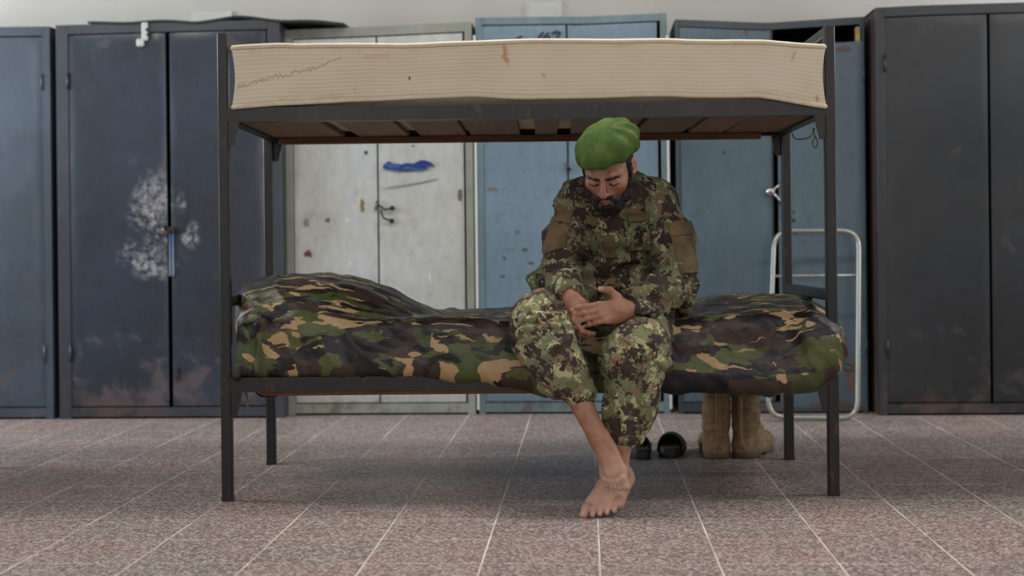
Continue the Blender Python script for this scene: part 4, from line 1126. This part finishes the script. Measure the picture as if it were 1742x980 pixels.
# his right hand: hanging over the knee, fingers closing under the other hand
hand(B, wrR + np.array([0, 0, 0.0]), -RIGHT * .02 - UP * .88 - FWD * .35, -RIGHT * .84 - FWD * .50 + UP * .1, RIGHT * .6 - FWD, 0.95,
     ((46, 36, 18), (50, 36, 18), (54, 36, 18), (58, 36, 18)), 0.0, thumb=((.015, .020, -.008), (.030, .040, -.022), (.045, .046, -.045), (.052, .046, -.070)))

# ---- head and face
def H_(c, r, k=.01, op='u', Rl=None): B.ell(hd(*c), r, HR if Rl is None else HR @ Rl, k, op)
H_((0, -.012, .028), (.0765, .098, .090), k=.03)
H_((0, .030, -.040), (.0600, .060, .078), k=.035)
H_((0, .062, -.104), (.030, .024, .020), k=.03)
for s in (-1, 1):
    B.cone(hd(s * .058, -.005, -.055), hd(s * .024, .066, -.103), .017, .014, k=.03)       # jaw line
    H_((s * .044, .060, -.030), (.020, .020, .016), k=.025)                                 # cheekbone
B.chain([hd(-.050, .064, .010), hd(-.026, .085, .016), hd(0, .088, .013), hd(.026, .085, .016), hd(.050, .064, .010)], [.009, .0095, .008, .0095, .009], k=.014)
for s in (-1, 1):
    H_((s * .031, .096, -.009), (.0190, .0185, .0125), k=.010, op='s')
    H_((s * .031, .0715, -.0085), (.0165, .0165, .0145), k=.004)                            # lowered lid over the eye
    B.chain([hd(s * .017, .083, -.014), hd(s * .031, .088, -.0175), hd(s * .046, .078, -.0145)], [.002, .0026, .002], k=.003)
B.cone(hd(0, .088, .004), hd(0, .1145, -.038), .0075, .0100, k=.010)
H_((0, .1150, -.042), (.0115, .0115, .0100), k=.006)
for s in (-1, 1): H_((s * .0125, .1010, -.044), (.0075, .0100, .0075), k=.005)
for s in (-1, 1): H_((s * .0065, .1075, -.0515), (.0036, .0050, .0030), k=.002, op='s')
H_((0, .084, -.066), (.026, .014, .016), k=.014)
B.chain([hd(-.022, .084, -.074), hd(-.009, .0955, -.0705), hd(0, .0965, -.0715), hd(.009, .0955, -.0705), hd(.022, .084, -.074)], [.003, .0050, .0046, .0050, .003], k=.004)
B.chain([hd(-.020, .083, -.077), hd(0, .0940, -.0815), hd(.020, .083, -.077)], [.003, .0066, .003], k=.004)
for s in (-1, 1):
    Rl = np.array([[math.cos(.35), -s * math.sin(.35), 0], [s * math.sin(.35), math.cos(.35), 0], [0, 0, 1.0]])
    H_((s * .080, -.010, -.012), (.0070, .0195, .0310), k=.006, Rl=Rl)
    H_((s * .086, -.006, -.008), (.0050, .0110, .0185), k=.004, op='s', Rl=Rl)
    H_((s * .082, .004, -.010), (.004, .005, .008), k=.004)
B.cone(hd(0, -.045, -.045), neckb + UP * .0, .056, .062, k=.03); B.cone(hd(0, .01, -.085), neckb - FWD * .04, .042, .05, k=.03)

B.fn(LA.eval, 'u', .0012); B.fn(RL.eval, 'u', .0012)
lo = np.min([P(880, 900, 4.6), P(880, 180, 4.1)], 0); 
allp = np.array([hipR, hipL, kneeR, kneeL, ankR, ankL, shR, shL, hd(0, .12, -.1), hd(0, -.1, .12), toeR, G(1000, 886), pelv])
lo, hi = allp.min(0) - .16, allp.max(0) + .16; lo[2] = -.02
Vb, Fb = B.mesh(lo, hi, .0027)
Vb[:, 2] = np.maximum(Vb[:, 2], 0.0006)
# tints: lips and nose redder, nails paler
loc = (Vb - HC_) @ HR
tint = np.zeros((len(Vb), 3), np.float32)
def blob(c, r): q = (loc - np.array(c)) / np.array(r); return np.clip(1.5 - np.linalg.norm(q, axis=1) * 1.0, 0, 1)
tint[:, 0] = np.maximum.reduce([.6 * blob((0, .096, -.076), (.022, .014, .010)), .55 * blob((0, .115, -.040), (.017, .02, .018)), .3 * blob((.044, .07, -.035), (.02, .03, .02)), .3 * blob((-.044, .07, -.035), (.02, .03, .02))])
beardm = np.clip((-.048 - loc[:, 2]) / .012, 0, 1) * (np.linalg.norm(loc, axis=1) < .17) * (loc[:, 1] > -.03)
tint[:, 1] = np.clip(beardm - tint[:, 0] * 1.3, 0, 1) * .75
tint[:, 2] = .38 * np.clip((.20 - Vb[:, 2]) / .08, 0, 1)           # feet less tanned than the legs
for (c, up, f, r) in nails + fnails:
    d = Vb - c; m = (np.abs(d @ f) < r * .8) & (np.linalg.norm(d - np.outer(d @ f, f), axis=1) < r * .7) & ((d @ up) > -r * .45)
    tint[m, 2] = np.maximum(tint[m, 2] + .15, .45)
n = NT('skin'); tt = n.attr('tint'); o_ = n.obj(); k_ = n.noise(o_, 30, 4, .6); k2 = n.noise(o_, 180, 3, .6)
col = n.mix(n.smooth(k_, .3, .7), srgb(170, 124, 101), srgb(146, 102, 82))
col = n.mix(n.math('MULTIPLY', n.sep(tt, 0), .7), col, srgb(134, 70, 62)); col = n.mix(n.sep(tt, 1), col, srgb(52, 38, 32)); col = n.mix(n.math('MULTIPLY', n.sep(tt, 2), .7), col, srgb(222, 190, 172))
M_SKIN = n.done(col, n.math('ADD', .42, n.math('MULTIPLY', k2, .15)), 0, n.bump(n.math('ADD', n.math('MULTIPLY', k_, 1.2), k2), .14, .002), spec=.4, Subsurface_Weight=0.12, Subsurface_Radius=(.01, .004, .002), Subsurface_Scale=.6)
man = mesh_obj('person', Vb - MAN0, Fb, M_SKIN, None, True, tuple(MAN0)); color_attr(man, 'tint', tint)
tag(man, 'barefoot soldier in camouflage uniform and green beret seated on the lower bunk, hands together', 'person')

# ---- digital camouflage
def mat_digital(name, px=.0032, lift=1.05):
    n = NT(name); o = n.obj()
    q = n.vmath('SNAP', o, (px, px, px))
    def c(r, g, b): return tuple(min(1, x * lift) for x in srgb(r, g, b)[:3]) + (1,)
    jit = n.vmath('SCALE', n.vmath('SUBTRACT', n.noise(q, 55, 1, .5, out='Color'), (.5, .5, .5)), None); jit.node.inputs['Scale'].default_value = .045
    qq = n.vmath('ADD', q, jit)
    col = n.mix(n.smooth(n.noise(qq, 16, 2, .6), .49, .51), c(94, 95, 69), c(106, 108, 80))
    def lay(scale, loc, thr, cc, det=2.5):
        k = n.noise(n.mapping(qq, (1, 1, 1), loc), scale, det, .62); return n.mix(n.smooth(k, thr, thr + .004), col, cc)
    col = lay(17, (5, 2, 1), .555, c(148, 146, 110))
    col = lay(14, (1, 8, 3), .508, c(60, 48, 45))
    col = lay(20, (7, 1, 9), .585, c(112, 94, 72))
    col = lay(38, (2, 6, 5), .64, c(158, 160, 124))
    col = lay(18, (12, 4, 2), .60, c(50, 41, 40))
    k = n.noise(o, 250, 2, .5); k2 = n.noise(o, 45, 4, .6)
    return n.done(col, .85, 0, n.bump(n.math('ADD', k, n.math('MULTIPLY', k2, 1.5)), .18, .002), spec=.2)
M_DIG = mat_digital('digital_camouflage_cotton')
M_DIG2 = mat_digital('digital_camouflage_cotton_pale', lift=1.45)  # same camouflage as the jacket, every colour raised for the trousers
n = NT('khaki_fabric'); o_ = n.obj(); k_ = n.noise(o_, 14, 4, .6)
M_KHAKI = n.done(n.mix(n.smooth(k_, .35, .7), srgb(116, 96, 68), srgb(84, 74, 56)), .85, 0, n.bump(n.noise(o_, 300, 2), .2, .002), spec=.15)

from mathutils.bvhtree import BVHTree
class Cloth:
    def __init__(s, V, Fc): s.t = BVHTree.FromPolygons(V.tolist(), Fc.tolist())
    def lay(s, O, D):
        shp = O.shape[:-1]; O, D = O.reshape(-1, 3), D.reshape(-1, 3); H_s, N_s, last = [], [], None
        for o, d in zip(O, D):
            h, nn, _, _ = s.t.ray_cast(Vector(o), Vector(d))
            if h is None or nn is None:
                if last is None: last = (np.array(o) + d * .9, -d)
                h, nn, _, _ = s.t.find_nearest(Vector(o + d * float((last[0] - o) @ d)))
            nn = np.array(nn)
            if nn @ d > 0: nn = -nn
            last = (np.array(h), nn); H_s.append(last[0]); N_s.append(last[1])
        return np.array(H_s).reshape(shp + (3,)), np.array(N_s).reshape(shp + (3,))
def wrinkle(V, Fc, fn):
    N = vnormals(V, Fc); return V + N * fn(V, N)[:, None]
def limb_t(V, a, b):
    ba = b - a; t = ((V - a) @ ba) / (ba @ ba); return t, np.linalg.norm(V - a - np.clip(t, 0, 1)[:, None] * ba, axis=1)

# ---- trousers
T = SDF()
cuffR = P(983, 662, 4.375); cuffL = P(1064, 736, 4.408)
T.ell(pelv, (.185, .15, .095)); T.cone(hipR, kneeR, .100, .088, k=.05); T.cone(hipL, kneeL, .104, .088, k=.05)
T.chain([kneeR, P(935, 585, 4.42), P(958, 630, 4.385), cuffR], [.090, .094, .082, .058], k=.03, kin=.03)
T.chain([kneeL, P(1078, 620, 4.41), P(1073, 690, 4.415), cuffL], [.090, .094, .078, .060], k=.03, kin=.03)
T.ell(P(1112, 600, 4.40), (.030, .06, .055), k=.04)                                          # filled cargo pocket
T.ell(P(882, 575, 4.47), (.018, .05, .06), k=.03)
V, Fc = T.mesh(lo, hi, .0048); V = relax(V, Fc, 1)
def wr(V, N):
    out = .004 * fbm(V * np.array([14, 14, 9]), 3, 3) + .009 * (np.clip(1 - np.abs(fbm(V * np.array([9, 9, 7]), 2, 83)) * 2.2, 0, 1) - .4)
    for kn, cf, ph in ((kneeR, cuffR, 0.), (kneeL, cuffL, 2.)):
        t, d = limb_t(V, kn, cf); d_ = _n(cf - kn); side = np.cross(d_, FWD)
        a = np.arctan2((V - kn) @ side, (V - kn) @ FWD)
        m = (d < .13) & (t > -.1)
        long_ = np.sin(a * 5 + 3 * fbm(V * 6, 2, 8) + ph) * np.clip(t, 0, 1) ** 1.3
        long_ = long_ + .8 * np.sin(a * 11 + 4 * fbm(V * 5, 2, 5)) * np.clip(t - .55, 0, 1) * 2
        diag = np.sin(t * 16 + a * 2.2 + 4 * fbm(V * 5, 2, 18)) * np.exp(-((t - .12) / .28) ** 2)
        lat = np.sqrt(np.clip(1 - (N @ d_) ** 2, 0, 1)) ** 2 * np.clip((1.05 - t) / .12, 0, 1)
        out = out + m * lat * (.0060 * long_ + .0075 * (np.abs(diag) * 2 - 1) * np.exp(-((t - .15) / .35) ** 2))
    for hp, kn in ((hipR, kneeR), (hipL, kneeL)):
        t, d = limb_t(V, hp, kn); out = out + ((d < .14) & (t > 0)) * .005 * np.sin(t * 22 + 5 * fbm(V * 6, 2, 28)) * np.clip(1.2 - t, 0, 1)
    return out
V = wrinkle(V, Fc, wr)
CT = Cloth(V, Fc)
tr = mesh_obj('trousers', V - MAN0, Fc, M_DIG2, man, True)

# ---- jacket
J = SDF()
J.ell(chest, (.160, .118, .150)); J.ell(belly + FWD * .0, (.168, .125, .130), k=.06); J.ell(P(1047, 512, 4.87), (.195, .155, .085), k=.05)
J.cone(shR, shL, .062, .062, k=.06); J.cone(neckb + UP * .002, shR + UP * .008, .062, .054, k=.05); J.cone(neckb + UP * .002, shL + UP * .008, .062, .054, k=.05)
cR, cL = wrR + (elR - wrR) * .14, wrL + (elL - wrL) * .10
J.chain([shR, P(965, 405, 4.67), elR, (elR + cR) / 2, cR], [.068, .070, .066, .056, .047], k=.04, kin=.03)
J.chain([shL, P(1141, 405, 4.67), elL, (elL + cL) / 2, cL], [.068, .070, .068, .058, .050], k=.04, kin=.03)
for w, c, e in ((wrR, cR, elR), (wrL, cL, elL)):
    d = _n(w - e); J.cone(w + d * .008, w + d * .10, .031, .031, k=.006, op='s')                # open cuff
J.ell(P(1160, 518, 4.70), (.035, .07, .045), k=.03)                               # jacket tail over the thigh
J.cone(neckb + UP * .03 - FWD * .02, neckb + UP * .12 - FWD * .1, .050, .07, k=.012, op='s')   # neck opening
V, Fc = J.mesh(lo - .05, hi + .06, .0048); V = relax(V, Fc, 1)
def wj(V, N):
    out = .005 * fbm(V * np.array([10, 10, 12]), 3, 43) + .011 * (np.clip(1 - np.abs(fbm(V * np.array([8, 8, 11]), 2, 93)) * 2.2, 0, 1) - .4)
    for a, e, w in ((shR, elR, cR), (shL, elL, cL)):
        t, d = limb_t(V, a, e); m = d < .105
        out = out + m * (.0065 * (1 - 2 * np.abs(np.sin(t * 9 + 3 * fbm(V * 6, 2, 51)))) * np.clip(t, 0, 1.2))
        t, d = limb_t(V, e, w); m = d < .085
        out = out + m * (.008 * (1 - 2 * np.abs(np.sin(t * 8 + 3 * fbm(V * 7, 2, 61)))) * np.clip(1.1 - t, 0, 1))
    z = V[:, 2]; m = np.clip((.86 - z) / .10, 0, 1) * (np.abs((V - belly) @ RIGHT) < .16)
    out = out + m * .0085 * np.sin(z * 75 + 5 * fbm(V * 5, 2, 71))
    return out
V = wrinkle(V, Fc, wj)
CJ = Cloth(V, Fc)
ja = mesh_obj('jacket', V - MAN0, Fc, M_DIG, man, True)
# stand collar: two leaves round the neck
cN = neckb - FWD * .015 + UP * .02
def leaf(a0, a1, name):
    Vv, Ff = [], []; K = 24
    for i in range(K):
        a = math.radians(a0 + (a1 - a0) * i / (K - 1))
        dr = RIGHT * math.sin(a) - FWD * math.cos(a)
        fr_ = max(0.0, math.cos(a)); lift = .006 * (1 - fr_) - .050 * fr_
        c = cN + dr * np.array([1, 1, 1]) * (.082 + .026 * fr_) + UP * lift
        for (o1, o2) in ((.006, -.034), (.010, .0), (.002, .020), (-.006, .016), (-.006, -.034)):
            Vv.append(c + dr * o1 + UP * o2)
    for i in range(K - 1):
        for q in range(5): Ff.append((i * 5 + q, (i + 1) * 5 + q, (i + 1) * 5 + (q + 1) % 5, i * 5 + (q + 1) % 5))
    Ff += [(4, 3, 2, 1, 0), tuple((K - 1) * 5 + q for q in range(5))]
    auto_smooth(mesh_obj(name, np.array(Vv) - MAN0, Ff, M_DIG, ja), 50)
leaf(8, 175, 'collar'); leaf(-175, -8, 'collar')

def patch(name, quad, sdf, mat, par, out=.006, inn=-.010, nu=14, nv=14, d0=3.8, puff=0.0):
    """a piece of cloth lying on the clothes: pixel quad (TL, TR, BR, BL) laid onto the shape from the front"""
    q = np.array(quad, float); gu, gv = np.linspace(0, 1, nu), np.linspace(0, 1, nv)
    UU = np.array([[(q[0] * (1 - a) + q[1] * a) * (1 - b) + (q[3] * (1 - a) + q[2] * a) * b for a in gu] for b in gv])
    O = np.array([[P(p[0], p[1], d0) for p in row] for row in UU]); D = np.array([[_n(ray(*p)) for p in row] for row in UU])
    Hh, N = sdf.lay(O, D)
    for _ in range(3):
        for ar in (Hh, N): ar[1:-1, 1:-1] = (ar[:-2, 1:-1] + ar[2:, 1:-1] + ar[1:-1, :-2] + ar[1:-1, 2:] + 2 * ar[1:-1, 1:-1]) / 6
    N /= np.linalg.norm(N, axis=-1, keepdims=True); a = np.linspace(-1, 1, nu)[None, :]; b = np.linspace(-1, 1, nv)[:, None]
    pf = puff * np.clip((1 - a ** 4) * (1 - b ** 4), 0, 1)
    A = Hh + N * (out + pf)[..., None]; C = Hh + N * inn
    k = nu * nv; V = np.concatenate([A.reshape(-1, 3), C.reshape(-1, 3)]) - MAN0; idx = np.arange(k).reshape(nv, nu); Ff = []
    for j in range(nv - 1):
        for i in range(nu - 1):
            Ff.append((idx[j, i], idx[j + 1, i], idx[j + 1, i + 1], idx[j, i + 1])); Ff.append((k + idx[j, i], k + idx[j, i + 1], k + idx[j + 1, i + 1], k + idx[j + 1, i]))
    ring = list(idx[0, :]) + list(idx[1:, -1]) + list(idx[-1, -2::-1]) + list(idx[-2:0:-1, 0])
    for i in range(len(ring)):
        p, r = ring[i], ring[(i + 1) % len(ring)]; Ff.append((p, r, k + r, k + p))
    return auto_smooth(mesh_obj(name, V, [tuple(int(x) for x in f) for f in Ff], mat, par), 50)
patch('shoulder_patch', [(940, 348), (975, 362), (968, 382), (937, 373)], CJ, M_KHAKI, ja, .006)
patch('sleeve_panel', [(940, 378), (968, 386), (962, 420), (920, 435)], CJ, M_KHAKI, ja, .005)
patch('shoulder_patch', [(1138, 380), (1172, 377), (1181, 398), (1141, 404)], CJ, M_KHAKI, ja, .008)
patch('sleeve_panel', [(1141, 403), (1181, 400), (1188, 464), (1158, 464)], CJ, M_KHAKI, ja, .005)
patch('rank_tab', [(1027, 401), (1045, 399), (1047, 438), (1030, 440)], CJ, M_KHAKI, ja, .012, -.012)
patch('name_strip', [(1067, 364), (1104, 361), (1105, 375), (1069, 378)], CJ, M_KHAKI, ja, .009)
patch('name_strip', [(996, 366), (1014, 370), (1013, 384), (996, 380)], CJ, M_KHAKI, ja, .009)
patch('chest_pocket', [(1062, 384), (1110, 380), (1110, 425), (1066, 428)], CJ, M_DIG, ja, .010, -.01, puff=.004)
patch('pocket_flap', [(1060, 380), (1112, 376), (1112, 392), (1062, 396)], CJ, M_DIG, ja, .015, -.01)
patch('chest_pocket', [(990, 388), (1020, 388), (1020, 428), (994, 426)], CJ, M_DIG, ja, .010, -.01, puff=.004)
patch('placket', [(1018, 392), (1050, 392), (1052, 470), (1020, 470)], CJ, M_DIG, ja, .006)
patch('pocket_flap', [(1056, 574), (1098, 566), (1126, 622), (1090, 600)], CT, M_DIG2, tr, .009, -.01)
patch('cargo_pocket', [(1092, 602), (1124, 618), (1116, 690), (1090, 690)], CT, M_DIG2, tr, .006, -.01, puff=.004)
patch('pocket_flap', [(872, 528), (890, 508), (908, 520), (880, 560)], CT, M_DIG2, tr, .008, -.01)
# seams and cuffs as thin cords
def seam(pxs, sdf, par, r=.0024, mat=None, out=.0008):
    pts = []
    for (u0, v0), (u1, v1) in zip(pxs[:-1], pxs[1:]):
        for t in np.linspace(0, 1, 6, endpoint=False): pts.append((u0 + (u1 - u0) * t, v0 + (v1 - v0) * t))
    pts.append(pxs[-1])
    O = np.array([P(u, v, 3.8) for u, v in pts]); D = np.array([_n(ray(u, v)) for u, v in pts]); Hh, N = sdf.lay(O, D); MB().tube(Hh + N * out - MAN0, r, 6).build('seam', mat or M_DIG2, par, True)
seam([(898, 522), (925, 556), (955, 585), (978, 598)], CT, tr, .003); seam([(876, 552), (888, 600), (915, 650), (935, 680)], CT, tr)
seam([(1085, 610), (1086, 660), (1085, 715)], CT, tr); seam([(1036, 470), (1034, 400), (1030, 362)], CJ, ja, mat=M_DIG)

# ---- beret, hair, beard, brows
bt = math.radians(7); Rb = np.array([[math.cos(bt), 0, -math.sin(bt)], [0, 1, 0], [math.sin(bt), 0, math.cos(bt)]])
RB = HR @ Rb; bc = hd(.011, .004, .077)
S = SDF(); S.ell(bc, (.099, .118, .049), RB); S.ell(bc - RB[:, 0] * .024 + RB[:, 1] * .02 - RB[:, 2] * .008, (.072, .088, .042), RB, k=.03)
S.ell(bc + RB[:, 2] * .01 - RB[:, 1] * .01, (.085, .10, .05), RB, k=.03)
S.fn(lambda p: (-.026 - ((p - bc.astype(np.float32)) @ RB[:, 2].astype(np.float32))), 'i', .014)
V, Fc = S.mesh(bc - .17, bc + .17, .0035); V = relax(V, Fc, 2); N = vnormals(V, Fc); lb = (V - bc) @ RB
ang = np.arctan2(lb[:, 1], lb[:, 0]); rad = np.hypot(lb[:, 0], lb[:, 1])
fold = np.sin(ang * 9 + 2.5 * fbm(V * 9, 2, 4)) * np.clip(rad / .09, 0, 1) ** 1.5
V = V + N * (.0026 * fold * (1 + np.clip(lb[:, 0] / .08, -.4, 1)) + .003 * fbm(V * 16, 2, 2))[:, None]
n = NT('green_felt'); o_ = n.obj(); k_ = n.noise(o_, 18, 4, .6); k2 = n.noise(o_, 300, 3, .6)
M_FELT = n.done(n.mix(n.smooth(k_, .3, .7), srgb(60, 84, 46), srgb(90, 106, 54)), .95, 0, n.bump(k2, .5, .002), spec=.08)
be = mesh_obj('beret', V - MAN0, Fc, M_FELT, man, True)
loop = [hd(.0800 * math.cos(a), -.010 + .1005 * math.sin(a), .052 + .0800 * math.cos(a) * math.sin(bt)) - MAN0 for a in np.linspace(0, 2 * math.pi, 48, endpoint=False)]
MB().tube(loop, .0065, 8, closed=True).build('band', mat_plain('dark_green_leather', srgb(30, 46, 34), .6), be, True)

n = NT('black_hair'); o_ = n.obj(); k_ = n.noise(n.mapping(o_, (1, 1, .35)), 420, 3, .6)
M_HAIR = n.done(n.mix(k_, srgb(16, 13, 12), srgb(44, 36, 32)), .65, 0, n.bump(k_, .6, .003), spec=.3)
S = SDF(); S.ell(hd(0, -.014, .028), (.0805, .1010, .094), HR)
S.fn(lambda p: (((p - HC_.astype(np.float32)) @ hf.astype(np.float32)) - .040 - .0 * 1), 'i', .01)
S.fn(lambda p: (-.020 - ((p - HC_.astype(np.float32)) @ hu.astype(np.float32)) - .35 * (-((p - HC_.astype(np.float32)) @ hf.astype(np.float32)))), 'i', .01)
for s in (-1, 1): S.cone(hd(s * .073, .020, .02), hd(s * .071, .018, -.03), .010, .008, k=.008); S.ell(hd(s * .088, -.012, -.012), (.016, .022, .032), HR, k=.004, op='s')
V, Fc = S.mesh(HC_ - .17, HC_ + .17, .004); N = vnormals(V, Fc); V = V + N * (.0015 * fbm(V * 90, 2, 3))[:, None]
mesh_obj('hair', V - MAN0, Fc, M_HAIR, man, True)
S = SDF()
S.ell(hd(0, .050, -.112), (.044, .040, .038), HR)
for s in (-1, 1):
    S.chain([hd(s * .070, .012, -.022), hd(s * .067, .020, -.052), hd(s * .052, .042, -.082), hd(s * .026, .066, -.104)], [.0080, .0130, .0195, .0225], k=.02, kin=.015)
    S.chain([hd(s * .006, .0985, -.0610), hd(s * .018, .0930, -.0650), hd(s * .030, .080, -.080), hd(s * .032, .07, -.095)], [.0062, .0076, .0092, .012], k=.006, kin=.006)
S.ell(hd(0, .082, -.100), (.018, .012, .010), HR, k=.01)
S.ell(hd(0, .108, -.0765), (.013, .018, .0060), HR, k=.005, op='s')
V, Fc = S.mesh(HC_ - .2, HC_ + .2, .0028); V = relax(V, Fc, 1); N = vnormals(V, Fc)
lcl = (V - HC_) @ HR; V = V + N * (.0035 * fbm(lcl * np.array([110, 110, 40]), 3, 13))[:, None]
mesh_obj('beard', V - MAN0, Fc, M_HAIR, man, True)
for s in (-1, 1):
    S = SDF(); S.chain([hd(s * .011, .0955, .0050), hd(s * .024, .0945, .0072), hd(s * .039, .0850, .0070), hd(s * .052, .0710, .0015)], [.0036, .0044, .0040, .0024], k=.004, kin=.004)
    c0 = hd(s * .03, .085, .012); V, Fc = S.mesh(c0 - .045, c0 + .045, .0018); N = vnormals(V, Fc); V = V + N * (.0012 * fbm(V * 260, 2, 3))[:, None]
    mesh_obj('eyebrow', V - MAN0, Fc, M_HAIR, man, True)
    MB().tube([hd(s * .016, .0868, -.0160) - MAN0, hd(s * .024, .0912, -.0178) - MAN0, hd(s * .033, .0918, -.0186) - MAN0, hd(s * .048, .0806, -.0170) - MAN0], [.0014, .0024, .0024, .0014], 6).build('eyelashes', M_HAIR, man, True)
# drawstring loops at the trouser cuff
for (u, v) in ((990, 672), (998, 670)):
    c = P(u, v, 4.30) - MAN0; MB().tube([c + RIGHT * (.006 * math.cos(a)) + UP * (.011 * math.sin(a)) for a in np.linspace(0, 2 * math.pi, 14, endpoint=False)], .0015, 6, closed=True).build('drawstring', M_DIG, tr, True)
# ------------------------------------------------------------------ the next bunks of the row, either side
def copy_tree(o, parent=None):
    c = o.copy(); COL.objects.link(c); c.parent = parent
    for ch in o.children: copy_tree(ch, c)
    return c
for off, lb in ((-(BL + 1.10), 'next to it on the left'), (BL + 0.98, 'next to it on the right')):
    for o, l, in ((bed, 'black iron bunk bed standing beside the soldier\'s bunk, '), (matm, 'bare striped mattress on the neighbouring bunk, '), (cv, 'woodland camouflage cover on the neighbouring bunk, ')):
        c = copy_tree(o); c['label'] = l + lb; c.location = Vector(o.location) + Vector(tuple(bx_ * off))
